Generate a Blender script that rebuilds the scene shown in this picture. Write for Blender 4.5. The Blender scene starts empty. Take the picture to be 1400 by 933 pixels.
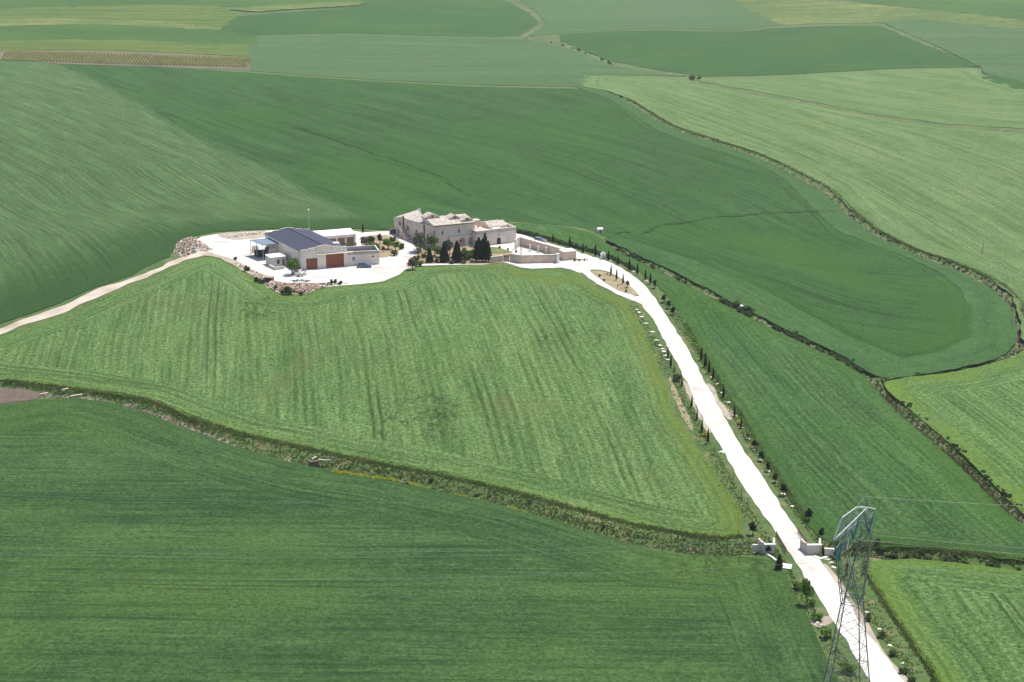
import bpy, bmesh, math, random
import numpy as np
from mathutils import Vector, Matrix
from mathutils.geometry import delaunay_2d_cdt
random.seed(7); RNG = np.random.default_rng(7)
C = bpy.context.scene.collection
R = math.radians
# ------------------------------------------------------------------ camera
CAMZ = 101.0; PITCH = R(16.6); FPX = 2000.0
CP, SP = math.cos(PITCH), math.sin(PITCH)
def ray(px, py):
    cx = (np.asarray(px, float)-700)/FPX; cy = -(np.asarray(py, float)-466.5)/FPX
    return cx, CP+cy*SP, -SP+cy*CP
def ss(a, b, x):
    t = np.clip((np.asarray(x, float)-a)/(b-a), 0, 1); return t*t*(3-2*t)
# ------------------------------------------------------------------ terrain
def h0(x, y):
    x = np.asarray(x, float); y = np.asarray(y, float)
    dx = x+30; dy = y-430
    sx = np.where(dx < 0, 230., 120.); sy = np.where(dy < 0, 140., 110.)
    r = np.sqrt((dx/sx)**2+(dy/sy)**2)
    hill = 16*np.exp(-r**3)
    B = -16+18*ss(450, 850, y)+35*ss(800, 2400, y)
    z = hill+B+6*ss(120, 420, x)*ss(300, 620, y)+4*ss(80, 400, -x)*ss(300, 600, y)
    und = 1.3*np.sin(x/88+1.)*np.sin(y/125+.6)+0.5*np.sin(x/31+y/47)+2.5*np.sin(x/210+2.)*np.sin(y/260)*ss(500, 900, y)
    rf = np.sqrt(((x+38)/95)**2+((y-432)/45)**2)
    w = 1-ss(.8, 1.6, rf)
    return (z+und*(1-w))*(1-w)+0.0*w
def unproj(px, py, hf=h0, it=60):
    rx, ry, rz = ray(px, py)
    t = 90./np.abs(rz)
    for k in range(400):
        g = CAMZ+rz*t-hf(rx*t, ry*t)
        t = t+g/np.abs(rz)*.8
        if np.max(np.abs(g)) < 1e-3: break
    return rx*t, ry*t
def G(px, py, dz=0):
    x, y = unproj(np.array([px], float), np.array([py], float))
    x = float(x[0]); y = float(y[0]); return Vector((x, y, float(h0(x, y))+dz))
def P(px, py, z):
    rx, ry, rz = ray(px, py); t = (z-CAMZ)/rz
    return Vector((float(rx*t), float(ry*t), z))
def mpp(v): return (v.y*CP+(CAMZ-v.z)*SP)/FPX      # metres per photo pixel at a point
def PXW(pts):
    a = np.array(pts, float); x, y = unproj(a[:, 0], a[:, 1]); return np.stack([x, y], 1)
def densify(w, frac=.004, closed=False, mn=.6):
    out = []; n = len(w)
    for i in range(n if closed else n-1):
        a = w[i]; b = w[(i+1) % n]; L = np.hypot(*(b-a)); st = max(mn, frac*max(150, (a[1]+b[1])/2))
        k = max(1, int(L/st))
        for j in range(k): out.append(a+(b-a)*j/k)
    if not closed: out.append(w[-1])
    return np.array(out)
def smooth_px(pts, closed=False, sub=4):           # Catmull-Rom
    p = np.array(pts, float); n = len(p); out = []
    for i in range(n if closed else n-1):
        if closed: q = [p[(i-1) % n], p[i], p[(i+1) % n], p[(i+2) % n]]
        else: q = [p[max(i-1, 0)], p[i], p[i+1], p[min(i+2, n-1)]]
        for j in range(sub):
            t = j/sub
            out.append(.5*((2*q[1])+(-q[0]+q[2])*t+(2*q[0]-5*q[1]+4*q[2]-q[3])*t*t+(-q[0]+3*q[1]-3*q[2]+q[3])*t**3))
    if not closed: out.append(p[-1])
    return np.array(out)
def pdist(X, Y, poly, closed=False, signed=False):
    """distance from points to a polyline and arclength of the nearest point"""
    if X.size <= 256 and not signed:
        poly = np.asarray(poly); a = poly if closed else poly[:-1]; b = np.roll(poly, -1, 0) if closed else poly[1:]; d = b-a; L = np.hypot(d[:, 0], d[:, 1])+1e-9
        xr = X.ravel()[:, None]; yr = Y.ravel()[:, None]; t = np.clip(((xr-a[:, 0])*d[:, 0]+(yr-a[:, 1])*d[:, 1])/L, 0, L)
        dd = np.hypot(xr-a[:, 0]-d[:, 0]/L*t, yr-a[:, 1]-d[:, 1]/L*t); i = dd.argmin(1); r = np.arange(len(i)); cs = np.concatenate([[0], np.cumsum(L)[:-1]])
        return dd[r, i].reshape(X.shape), (cs[i]+t[r, i]).reshape(X.shape)
    n = len(poly); best = np.full(X.shape, 1e9); arc = np.zeros(X.shape); sg = np.ones(X.shape); s = 0
    for i in range(n if closed else n-1):
        a = poly[i]; b = poly[(i+1) % n]; d = b-a; L = math.hypot(*d)
        if L < 1e-6: continue
        u = d/L; t = (X-a[0])*u[0]+(Y-a[1])*u[1]; tc = np.clip(t, 0, L)
        qx = X-(a[0]+u[0]*tc); qy = Y-(a[1]+u[1]*tc); dd = np.hypot(qx, qy)
        m = dd < best; best = np.where(m, dd, best); arc = np.where(m, s+tc, arc)
        if signed: sg = np.where(m, np.sign(u[0]*qy-u[1]*qx), sg)
        s += L
    return (best*sg if signed else best), arc
def inside(X, Y, poly):
    if X.size <= 64:
        p = np.asarray(poly, float); q = np.roll(p, -1, 0); xr = X.ravel()[:, None]; yr = Y.ravel()[:, None]; dy = np.where(q[:, 1] == p[:, 1], 1e-12, q[:, 1]-p[:, 1])
        return ((((p[:, 1] > yr) != (q[:, 1] > yr)) & (xr < (q[:, 0]-p[:, 0])*(yr-p[:, 1])/dy+p[:, 0])).sum(1) % 2 == 1).reshape(X.shape)
    c = np.zeros(X.shape, bool); n = len(poly)
    for i in range(n):
        x1, y1 = poly[i]; x2, y2 = poly[(i+1) % n]
        if y1 == y2: continue
        m = ((y1 > Y) != (y2 > Y)) & (X < (x2-x1)*(Y-y1)/(y2-y1)+x1); c ^= m
    return c
# ------------------------------------------------------------------ object helpers
def tag(o, label=None, cat=None, group=None, kind=None):
    if label: o['label'] = label
    if cat: o['category'] = cat
    if group: o['group'] = group
    if kind: o['kind'] = kind
    return o
def empty(name, loc=(0, 0, 0), rz=0, label=None, cat=None, group=None):
    o = bpy.data.objects.new(name, None); C.objects.link(o); o.location = loc; o.rotation_euler = (0, 0, rz)
    o.empty_display_size = .3
    return tag(o, label, cat, group)
class MB:
    def __init__(s): s.v = []; s.f = []; s.sm = []
    def add(s, vs, fs, smooth=False):
        n = len(s.v); s.v += [tuple(q) for q in vs]; s.f += [tuple(i+n for i in f) for f in fs]; s.sm += [smooth]*len(fs)
    def box(s, x0, x1, y0, y1, z0, z1):
        s.prism([(x0, y0), (x1, y0), (x1, y1), (x0, y1)], z0, z1)
    def prism(s, q, z0, z1):
        n = len(q)
        zz0 = z0 if hasattr(z0, '__len__') else [z0]*n; zz1 = z1 if hasattr(z1, '__len__') else [z1]*n
        vs = [(p[0], p[1], zz0[i]) for i, p in enumerate(q)]+[(p[0], p[1], zz1[i]) for i, p in enumerate(q)]
        a = sum(q[i][0]*q[(i+1) % n][1]-q[(i+1) % n][0]*q[i][1] for i in range(n))
        fs = [tuple(range(n))[::-1], tuple(range(n, 2*n))]+[(i, (i+1) % n, n+(i+1) % n, n+i) for i in range(n)]
        if a < 0: fs = [f[::-1] for f in fs]
        s.add(vs, fs)
    def poly_prism(s, pts, off):                        # planar 3D polygon pushed along an offset vector
        pts = [Vector(p) for p in pts]; off = Vector(off); n = len(pts)
        vs = pts+[p+off for p in pts]
        s.add(vs, [tuple(range(n)), tuple(range(n, 2*n))[::-1]]+[(i, n+i, n+(i+1) % n, (i+1) % n) for i in range(n)])
    def tube(s, a, b, r, r2=None, k=6, cap=True):
        a = Vector(a); b = Vector(b); r2 = r if r2 is None else r2; d = (b-a)
        if d.length < 1e-6: return
        d.normalize(); u = d.cross(Vector((0, 0, 1)) if abs(d.z) < .9 else Vector((1, 0, 0))).normalized(); w = d.cross(u)
        vs = []
        for p, rr in ((a, r), (b, r2)):
            for i in range(k):
                t = 2*math.pi*i/k; vs.append(p+(u*math.cos(t)+w*math.sin(t))*rr)
        fs = [(i, (i+1) % k, k+(i+1) % k, k+i) for i in range(k)]
        s.add(vs, fs, True)
        if cap: s.add(vs, [tuple(range(k))[::-1], tuple(range(k, 2*k))])
    def rock(s, c, r, sz=.6, seed=0):
        rr = random.Random(seed); bm = bmesh.new(); bmesh.ops.create_icosphere(bm, subdivisions=1, radius=1)
        a, b = rr.uniform(.7, 1.3), rr.uniform(.7, 1.2); th = rr.uniform(0, 6.28)
        vs = []
        for v in bm.verts:
            k = rr.uniform(.75, 1.15); x = v.co.x*a*k; y = v.co.y*b*k; z = v.co.z*sz*k
            vs.append((c[0]+r*(x*math.cos(th)-y*math.sin(th)), c[1]+r*(x*math.sin(th)+y*math.cos(th)), c[2]+r*z))
        s.add(vs, [[v.index for v in f.verts] for f in bm.faces]); bm.free()
    def build(s, name, m, parent=None, label=None, cat=None, group=None, kind=None):
        me = bpy.data.meshes.new(name); me.from_pydata(s.v, [], s.f)
        if any(s.sm): me.polygons.foreach_set('use_smooth', s.sm)
        me.validate(); me.update()
        for q in (m if isinstance(m, (list, tuple)) else [m]): me.materials.append(q)
        o = bpy.data.objects.new(name, me); C.objects.link(o)
        if parent: o.parent = parent
        return tag(o, label, cat, group, kind)
def copy_tree(o, parent=None):
    c = o.copy(); C.objects.link(c); c.parent = parent
    for ch in list(o.children): copy_tree(ch, c)
    return c
# ------------------------------------------------------------------ materials
def S(r, g, b):
    f = lambda c: (c/255/12.92) if c/255 <= .04045 else ((c/255+.055)/1.055)**2.4
    return (f(r), f(g), f(b), 1)
class NT:
    def __init__(s, name):
        s.m = bpy.data.materials.new(name); s.m.use_nodes = True; s.t = s.m.node_tree; s.b = s.t.nodes['Principled BSDF']
        s.b.inputs['Specular IOR Level'].default_value = .25
    def n(s, typ, **kw):
        q = s.t.nodes.new(typ)
        for k, v in kw.items(): setattr(q, k, v)
        return q
    def l(s, a, b): s.t.links.new(a, b)
    def setin(s, q, idx, v):
        if v is None: return
        if isinstance(v, (int, float, tuple, list)): q.inputs[idx].default_value = v
        else: s.l(v, q.inputs[idx])
    def math(s, op, a, b=None, c=None, clamp=False):
        q = s.n('ShaderNodeMath', operation=op); q.use_clamp = clamp
        s.setin(q, 0, a); s.setin(q, 1, b); s.setin(q, 2, c); return q.outputs[0]
    def noise(s, vec, scale, detail=2, rough=.5):
        q = s.n('ShaderNodeTexNoise'); s.l(vec, q.inputs['Vector']); q.inputs['Scale'].default_value = scale
        q.inputs['Detail'].default_value = detail; q.inputs['Roughness'].default_value = rough; return q.outputs[0]
    def remap(s, v, a, b, c=0., d=1.):
        q = s.n('ShaderNodeMapRange'); s.l(v, q.inputs[0])
        for i, x in enumerate((a, b, c, d)): q.inputs[i+1].default_value = x
        return q.outputs[0]
    def mix(s, f, a, b, typ='MIX'):
        q = s.n('ShaderNodeMix', data_type='RGBA', blend_type=typ); s.setin(q, 0, f); s.setin(q, 6, a); s.setin(q, 7, b); return q.outputs[2]
    def mixv(s, f, a, b):
        q = s.n('ShaderNodeMix', data_type='VECTOR'); s.setin(q, 0, f); s.setin(q, 4, a); s.setin(q, 5, b); return q.outputs[1]
    def scl(s, vec, sc):
        q = s.n('ShaderNodeMapping'); s.l(vec, q.inputs[0]); q.inputs['Scale'].default_value = sc; return q.outputs[0]
    def obj(s): return s.n('ShaderNodeTexCoord').outputs['Object']
    def pos(s): return s.n('ShaderNodeNewGeometry').outputs['Position']
    def attr(s, nm, o='Fac'): q = s.n('ShaderNodeAttribute'); q.attribute_name = nm; return q.outputs[o]
    def bump(s, h, strength, dist):
        q = s.n('ShaderNodeBump'); q.inputs['Strength'].default_value = strength; q.inputs['Distance'].default_value = dist
        s.l(h, q.inputs['Height']); s.l(q.outputs[0], s.b.inputs['Normal'])
    def col(s, c): s.l(c, s.b.inputs['Base Color'])
    def rough(s, r): s.b.inputs['Roughness'].default_value = r
def simple(name, rgb, rough=.8, var=.18, scale=1.2, metal=0, bump=0, var2=None):
    t = NT(name); p = t.pos()
    n = t.noise(p, scale, 4, .6); n2 = t.noise(p, scale*9, 2)
    c = t.mix(t.remap(n, .3, .7), tuple([x*(1-var) for x in rgb[:3]]+[1]), tuple([min(1, x*(1+var)) for x in (var2 or rgb)[:3]]+[1]))
    c = t.mix(.35, c, t.mix(t.remap(n2, .3, .7), (.75, .75, .75, 1), (1.2, 1.2, 1.2, 1)), 'MULTIPLY')
    t.col(c); t.rough(rough); t.b.inputs['Metallic'].default_value = metal
    if bump: t.bump(n2, .6, bump)
    return t.m
def foliage(name, a, b, scale=1.5):
    t = NT(name); p = t.pos(); n = t.noise(p, scale, 3, .6)
    c = t.mix(t.remap(n, .35, .65), a, b); t.col(c); t.rough(.75); t.b.inputs['Specular IOR Level'].default_value = .15
    tr = t.n('ShaderNodeBsdfTranslucent'); t.l(c, tr.inputs[0]); mx = t.n('ShaderNodeMixShader'); mx.inputs[0].default_value = .35
    t.l(t.b.outputs[0], mx.inputs[1]); t.l(tr.outputs[0], mx.inputs[2]); t.l(mx.outputs[0], t.t.nodes['Material Output'].inputs[0])
    return t.m
HAZE = True
# ------------------------------------------------------------------ pixel outlines read off the photograph
D1 = [(-60, 519), (0, 527), (75, 538), (140, 544), (200, 560), (240, 574), (300, 597), (360, 614), (420, 631), (500, 644), (600, 665), (700, 690), (800, 720), (870, 737), (950, 747), (1040, 751), (1090, 752), (1150, 753), (1250, 758), (1330, 767), (1450, 779)]
D2 = [(835, 122), (862, 141), (885, 155), (920, 176), (990, 198), (1040, 215), (1090, 240), (1130, 262), (1160, 291), (1200, 320), (1250, 345), (1300, 362), (1350, 385), (1380, 410), (1392, 440), (1393, 468), (1382, 486), (1340, 500), (1280, 511), (1206, 522)]
D3 = [(828, 331), (845, 340), (890, 362), (950, 391), (1000, 417), (1050, 442), (1100, 466), (1150, 489), (1188, 513), (1206, 535), (1240, 568), (1280, 601), (1320, 637), (1350, 668), (1400, 712), (1450, 755)]
D4 = [(940, 104), (952, 112), (1000, 122), (1100, 140), (1200, 160), (1300, 173), (1420, 183)]
D5 = [(690, -4), (728, 18), (743, 34), (716, 51), (760, 60), (800, 72), (835, 88), (900, 98), (942, 105)]
D6 = [(1203, 33), (1240, 50), (1290, 70), (1343, 94), (1343, 104)]
DW = [(PXW(densify(smooth_px(d), 0, mn=6)), w, dep) for d, w, dep in ((D1, 3.0, 1.2), (D2, 2.4, 1.2), (D3, 2.3, 1.1), (D4, 1.2, .5), (D5, 2.2, .6), (D6, 3.0, .7))]
ROADL = [(788, 369), (816, 388.6), (844, 403), (864, 411), (877, 417), (894.6, 439), (909, 468), (927, 500), (939, 523), (957, 566), (984, 609), (990, 618), (1014, 663), (1048, 710), (1070, 742), (1096.6, 783), (1140, 850), (1190, 933), (1240, 1010)]
ROADR = [(788, 344), (816, 353), (837, 360), (854, 370), (873, 383), (886, 396), (898, 412), (912.5, 434), (936, 470), (950, 496), (966, 527), (989, 568), (1013, 611), (1041, 650), (1070, 696), (1088, 723), (1110, 755), (1123, 770), (1148, 804), (1181, 860), (1234, 929), (1290, 1010)]
ISLAND = [(806, 370), (828, 371), (848, 381), (863, 393), (874, 405), (862, 403), (844, 397), (823, 384)]
YARD = [(262, 332), (275, 324), (300, 320), (340, 317), (380, 315), (430, 317), (470, 315), (500, 318), (535, 316), (560, 312), (620, 308), (680, 308), (706, 319), (745, 331), (788, 344), (800, 360), (794, 374), (780, 368.6), (767, 366), (745, 367), (728, 368), (712, 366), (700, 362), (688, 359), (660, 362), (600, 363), (570, 364), (556, 368), (545, 376), (525, 385), (490, 389), (450, 392), (420, 393), (385, 388), (362, 382), (345, 374), (322, 361), (300, 352), (285, 348.5), (272, 349)]
ROADC = None
def road_dist(X, Y):
    if not hasattr(road_dist, 'p'):
        a = PXW(ROADL[4:]); b = PXW(ROADR[4:]); n = 40
        f = lambda w: np.array([w[min(int(i), len(w)-2)]*(1-(i-min(int(i), len(w)-2)))+w[min(int(i), len(w)-2)+1]*(i-min(int(i), len(w)-2)) for i in np.linspace(0, len(w)-1, n)])
        road_dist.p = (f(a)+f(b))/2
    return pdist(X, Y, road_dist.p)[0]
def carve(x, y):
    x = np.asarray(x, float); y = np.asarray(y, float); z = np.zeros(x.shape); dirt = np.zeros(x.shape)
    for i, (w, hw, dep) in enumerate(DW):
        d, a = pdist(x, y, w); wob = 1+.25*np.sin(a/7.+i)+.15*np.sin(a/2.9)
        k = 1-ss(.15, 1.0, d/(hw*wob)); z = np.minimum(z, -dep*k)
        dk = 1-ss(.1, .75, d/(hw*wob)); dirt = np.maximum(dirt, dk*(np.where(x > -62, .45, 1.) if i == 0 else .85))
    k = ss(4.6, 8.5, road_dist(x, y)); return z*k, dirt*k
def ground_z(x, y): return h0(x, y)+carve(x, y)[0]
# ------------------------------------------------------------------ the ground sheet
def make_ground():
    ys = [-2500, -1500, -800, -400, -150, 0, 80, 120, 145]; y = 160.
    while y < 1900: ys.append(y); y *= 1.0042
    while y < 9000: ys.append(y); y *= 1.06
    ys = np.array(ys); s = list(np.arange(-.47, .4701, .0040)); e = [.5, .56, .65, .8, 1., 1.4, 2.2, 4, 8, 16]
    s = np.array([-q for q in e[::-1]]+s+e); Y, Sx = np.meshgrid(ys, s, indexing='ij'); X = Sx*np.maximum(Y, 160)
    far = ys > 2200
    Z = h0(X, Y); cz, dirt = carve(X[(Y > 150) & (Y < 2000)], Y[(Y > 150) & (Y < 2000)])
    Z[(Y > 150) & (Y < 2000)] += cz; Dm = np.zeros(X.shape); Dm[(Y > 150) & (Y < 2000)] = dirt
    ny, nx = X.shape; V = np.stack([X, Y, Z], -1).reshape(-1, 3)
    idx = np.arange(ny*nx).reshape(ny, nx)
    F = np.stack([idx[:-1, :-1], idx[:-1, 1:], idx[1:, 1:], idx[1:, :-1]], -1).reshape(-1, 4)
    me = bpy.data.meshes.new('ground'); me.vertices.add(len(V)); me.vertices.foreach_set('co', V.ravel())
    me.loops.add(F.size); me.polygons.add(len(F)); me.polygons.foreach_set('loop_start', np.arange(0, F.size, 4)); me.loops.foreach_set('vertex_index', F.ravel())
    me.update(calc_edges=True); me.polygons.foreach_set('use_smooth', np.ones(len(F), bool))
    at = me.attributes.new('dirt', 'FLOAT', 'POINT'); at.data.foreach_set('value', Dm.ravel())
    t = NT('verge_ground'); p = t.pos()
    n1 = t.noise(p, .07, 4, .6); n2 = t.noise(p, .9, 4, .65); n3 = t.noise(p, .35, 3)
    g = t.mix(t.remap(n1, .35, .65), (.045, .095, .022, 1), (.085, .125, .035, 1)); g = t.mix(t.remap(n3, .56, .7), g, (.15, .14, .06, 1))
    dcol = t.mix(t.remap(n2, .35, .65), (.13, .105, .085, 1), (.24, .2, .165, 1))
    m = t.math('MULTIPLY_ADD', t.math('SUBTRACT', n3, .5), 1.6, t.attr('dirt'))
    c = t.mix(t.remap(m, .45, .75), g, dcol); c = t.mix(.5, c, t.mix(t.remap(n2, .3, .7), (.55, .55, .55, 1), (1.4, 1.4, 1.4, 1)), 'MULTIPLY')
    t.col(c); t.rough(.9); t.bump(n2, .8, .35)
    me.materials.append(t.m); o = bpy.data.objects.new('ground', me); C.objects.link(o); tag(o, kind='structure')
make_ground()
# ------------------------------------------------------------------ draped sheets (fields, roads)
def noise1(a, seed):
    r = np.random.default_rng(seed); z = np.zeros(a.shape)
    for k in range(6): f = 1/r.uniform(1.5, 14); z += np.sin(a*f*6.28*.45+r.uniform(0, 6.28))*r.uniform(.2, 1)
    return z/2
def sheet(name, px, mat, dz, guide=None, skirt=0., frac=.0085, jit=.25, smooth=True, holes=(), clip=None, world=None, tints=(), grow=0, **kw):
    w = PXW(smooth_px(px, True, 3) if smooth else np.array(px, float)) if world is None else world
    ctr = w.copy(); b = densify(w, .004, True, .7)
    arc = np.concatenate([[0], np.cumsum(np.hypot(*np.diff(b, axis=0).T))])
    nn = b-np.roll(b, 1, 0); L = np.hypot(*nn.T)[:, None]+1e-6; nrm = np.stack([nn[:, 1], -nn[:, 0]], 1)/L
    sgn = np.sign(np.sum(b[:, 0]*np.roll(b[:, 1], -1)-np.roll(b[:, 0], -1)*b[:, 1]))
    b = b+nrm*grow*sgn+nrm*(noise1(arc, len(name)+int(abs(w[0, 0])))*jit*np.maximum(1, b[:, 1]/300))[:, None]
    x0, y0 = b.min(0); x1, y1 = b.max(0); pts = []; y = y0
    while y < y1:
        st = frac*max(150, y); xs = np.arange(x0+st*.5*(len(pts) % 2), x1, st); pts.append(np.stack([xs, np.full(xs.shape, y)], 1)); y += st*.9
    q = np.concatenate(pts); q = q[inside(q[:, 0], q[:, 1], b)]
    if len(q):
        d, _ = pdist(q[:, 0], q[:, 1], ctr, True); q = q[d > .5*frac*np.maximum(150, q[:, 1])]
    n = len(b); allv = [Vector(v) for v in b]+[Vector(v) for v in q]
    hb = []; base = len(allv); edges = [(i, (i+1) % n) for i in range(n)]; hpoly = []
    for hpx in holes:
        hw = densify(PXW(smooth_px(hpx, True, 3)), .004, True, .7); k = len(allv); allv += [Vector(v) for v in hw]
        edges += [(k+i, k+(i+1) % len(hw)) for i in range(len(hw))]; hpoly.append(hw)
    ov, oe, of, a_, b_, c_ = delaunay_2d_cdt(allv, edges, [], 1, 1e-4)
    V = np.array([(v.x, v.y) for v in ov]); F = np.array([f for f in of if len(f) == 3]); cen = V[F].mean(1)
    k = inside(cen[:, 0], cen[:, 1], b)
    for hw in hpoly: k &= ~inside(cen[:, 0], cen[:, 1], hw)
    F = F[k]
    cr = (V[F[:, 1]]-V[F[:, 0]]); c2 = (V[F[:, 2]]-V[F[:, 0]]); fl = (cr[:, 0]*c2[:, 1]-cr[:, 1]*c2[:, 0]) < 0; F[fl] = F[fl][:, ::-1]
    Z = h0(V[:, 0], V[:, 1])+dz; nv = len(V)
    if skirt:
        rows = np.hypot
        Z = Z+.06*np.sin(V[:, 0]*1.3+np.sin(V[:, 1]*.9))*np.sin(V[:, 1]*1.1)
    V3 = np.concatenate([V, Z[:, None]], 1); faces = [tuple(int(i) for i in f) for f in F]
    if skirt:
        from collections import Counter
        ed = Counter()
        for f in faces:
            for i in range(3): ed[(f[i], f[(i+1) % 3])] += 1
        bd = [e for e in ed if (e[1], e[0]) not in ed]; used = sorted({i for e in bd for i in e}); mp = {i: nv+k for k, i in enumerate(used)}; m = len(used)
        V3 = np.concatenate([V3, V3[used], V3[used]-np.array([0, 0, skirt])]); V = np.concatenate([V, V[used], V[used]])
        faces += [(mp[e[0]], mp[e[0]]+m, mp[e[1]]+m, mp[e[1]]) for e in bd]
    me = bpy.data.meshes.new(name); me.from_pydata(V3.tolist(), [], faces); me.polygons.foreach_set('use_smooth', np.ones(len(faces), bool)); me.update()
    li = np.zeros(len(me.loops), int); me.loops.foreach_get('vertex_index', li)
    if guide is not None:
        gw = PXW(smooth_px(guide, False, 3)); d0 = gw[0]-gw[1]; d1 = gw[-1]-gw[-2]
        gw = np.concatenate([[gw[0]+d0/np.hypot(*d0)*900], gw, [gw[-1]+d1/np.hypot(*d1)*900]])
        u, v = pdist(V[:, 0], V[:, 1], gw, False, True); e, ea = pdist(V[:, 0], V[:, 1], ctr, True)
        for nm, a, bb in (('rows', u, v), ('edge', e, ea)):
            l = me.uv_layers.new(name=nm); l.data.foreach_set('uv', np.stack([a, bb], 1)[li].ravel().astype(np.float32))
    if guide is not None:
        tv = np.zeros(len(V))
        for tp, tw in tints:
            dd, _ = pdist(V[:, 0], V[:, 1], PXW(np.array(tp, float))); tv = np.maximum(tv, np.clip(1-dd/tw, 0, 1))
        me.attributes.new('tint', 'FLOAT', 'POINT').data.foreach_set('value', tv)
    me.materials.append(mat); o = bpy.data.objects.new(name, me); C.objects.link(o); return tag(o, **kw)
def crop(name, dark, light, lush, edge, sf=.8, hw=9., tram=24., tram_s=.5, contrast=1., lushk=.5, ew=5., edgek=.8, grain=1., bumpd=.35, patch=None, broad=.1, lodge=0., tint=None, tintk=.8, lf=1.1, lines=.55, rowp=0):
    t = NT(name); p = t.pos()
    ur = t.n('ShaderNodeUVMap'); ur.uv_map = 'rows'; ue = t.n('ShaderNodeUVMap'); ue.uv_map = 'edge'
    se = t.n('ShaderNodeSeparateXYZ'); t.l(ue.outputs[0], se.inputs[0]); db = se.outputs[0]
    sel = t.math('LESS_THAN', db, hw); vec = t.mixv(sel, ur.outputs[0], ue.outputs[0])
    wob = t.math('MULTIPLY', t.math('SUBTRACT', t.noise(p, .035, 2), .5), 1.6)
    sv = t.n('ShaderNodeSeparateXYZ'); t.l(vec, sv.inputs[0]); u = t.math('ADD', sv.outputs[0], wob)
    cv = t.n('ShaderNodeCombineXYZ'); t.l(u, cv.inputs[0]); t.l(sv.outputs[1], cv.inputs[1]); uv = cv.outputs[0]
    streak = t.noise(t.scl(uv, (sf, sf*.04, 1)), 1, 3, .65); br = t.noise(t.scl(uv, (broad, broad*.09, 1)), 1, 3, .6)
    gr = t.noise(p, 1.3, 5, .8); mid = t.noise(p, .16, 4, .65); big = t.noise(p, .011, 4, .6)
    val = t.math('ADD', t.math('ADD', t.math('MULTIPLY', streak, .36), t.math('MULTIPLY', gr, .30*grain)), t.math('ADD', t.math('MULTIPLY', br, .26), t.math('MULTIPLY', mid, .38-.30*grain)))
    k = .085/contrast; c = t.mix(t.remap(val, .5-k, .5+k), dark, light)
    c = t.mix(t.math('MULTIPLY', t.remap(big, .45, .68), lushk), c, lush)
    sp_ = t.remap(t.noise(t.scl(p, (1, .7, 1)), 1.9, 2, .6), .33, .46, 1, 0); c = t.mix(t.math('MULTIPLY', sp_, .38*grain), c, tuple([x*.5 for x in dark[:3]]+[1]))
    c = t.mix(grain*.9 if grain < 1 else .9, c, t.mix(t.remap(gr, .36, .64), (.52, .52, .52, 1), (1.5, 1.5, 1.5, 1)), 'MULTIPLY')
    if rowp:
        w_ = t.math('MULTIPLY_ADD', t.math('SINE', t.math('MULTIPLY', u, 6.2832/rowp)), .5, .5); w_ = t.math('MULTIPLY', w_, t.remap(t.noise(t.scl(uv, (.2, .02, 1)), 1, 2), .35, .6))
        c = t.mix(w_, t.mix(1., c, (1.1, 1.08, 1.1, 1), 'MULTIPLY'), t.mix(1., c, (.76, .79, .73, 1), 'MULTIPLY'))
    ln = t.remap(t.noise(t.scl(uv, (lf, lf*.022, 1)), 1, 2, .6), .30, .45, 1, 0); c = t.mix(t.math('MULTIPLY', ln, lines), c, tuple([x*.6 for x in dark[:3]]+[1]))
    if patch:
        pc, amt, psc = patch; pn = t.noise(p, psc, 4, .65); c = t.mix(t.math('MULTIPLY', t.remap(pn, .58, .72), amt), c, pc)
    ef = t.math('MULTIPLY', t.remap(t.math('ADD', db, t.math('MULTIPLY', t.math('SUBTRACT', t.noise(p, .09, 3), .5), ew*2.)), 0, ew, 1, 0), edgek); c = t.mix(ef, c, edge)
    tf = t.remap(t.math('MULTIPLY_ADD', t.math('SUBTRACT', mid, .5), 1.1, t.attr('tint')), .1, .75); c = t.mix(t.math('MULTIPLY', tf, tintk), c, tint or edge)
    h = t.math('ADD', t.math('MULTIPLY', streak, .7), t.math('MULTIPLY', gr, 1.8))
    if tram:
        d = t.math('MULTIPLY', t.math('ABSOLUTE', t.math('SUBTRACT', t.math('FRACT', t.math('DIVIDE', u, tram)), .5)), tram)
        m = t.remap(t.math('ABSOLUTE', t.math('SUBTRACT', d, .95)), .12, .42, 1, 0)
        m = t.math('MULTIPLY', m, t.remap(t.noise(t.scl(uv, (.06, .014, 1)), 1, 2), .46, .62)); m = t.math('MULTIPLY', m, tram_s)
        c = t.mix(m, c, tuple([x*.45 for x in dark[:3]]+[1])); h = t.math('SUBTRACT', h, t.math('MULTIPLY', m, .8))
    if lodge:
        a = t.remap(t.noise(p, .022, 3, .6), .60, .70); b = t.remap(t.noise(t.scl(p, (1, .55, 1)), .8, 3, .7), .5, .6)
        m = t.math('MULTIPLY', t.math('MULTIPLY', a, b), lodge); c = t.mix(m, c, tuple([x*.4 for x in dark[:3]]+[1])); h = t.math('SUBTRACT', h, m)
    t.col(c); t.rough(.8); t.b.inputs['Specular IOR Level'].default_value = .08; t.bump(h, 1., bumpd); return t.m
K = 1.0
def c4(r, g, b): return (r*.745, g*.775, b*.51, 1)
M_light = crop('crop_mid_green', c4(.08, .16, .062), c4(.195, .30, .15), c4(.15, .24, .09), c4(.15, .24, .035), sf=1.1, lf=1.1, lines=.28, rowp=2.1, tram=12.5, tram_s=.5, contrast=.95, lushk=.35, patch=(c4(.17, .16, .08), .5, .03), lodge=.85, ew=3, edgek=.35, tint=c4(.16, .21, .04), tintk=.5)
M_front = crop('crop_front_green', c4(.036, .09, .04), c4(.095, .18, .08), c4(.115, .2, .055), c4(.06, .125, .05), sf=1.2, lf=.9, lines=.6, grain=.75, tram=30, tram_s=.45, contrast=1.05, lushk=.75, ew=3, edgek=.5, broad=.09, hw=14, lodge=.5)
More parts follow.
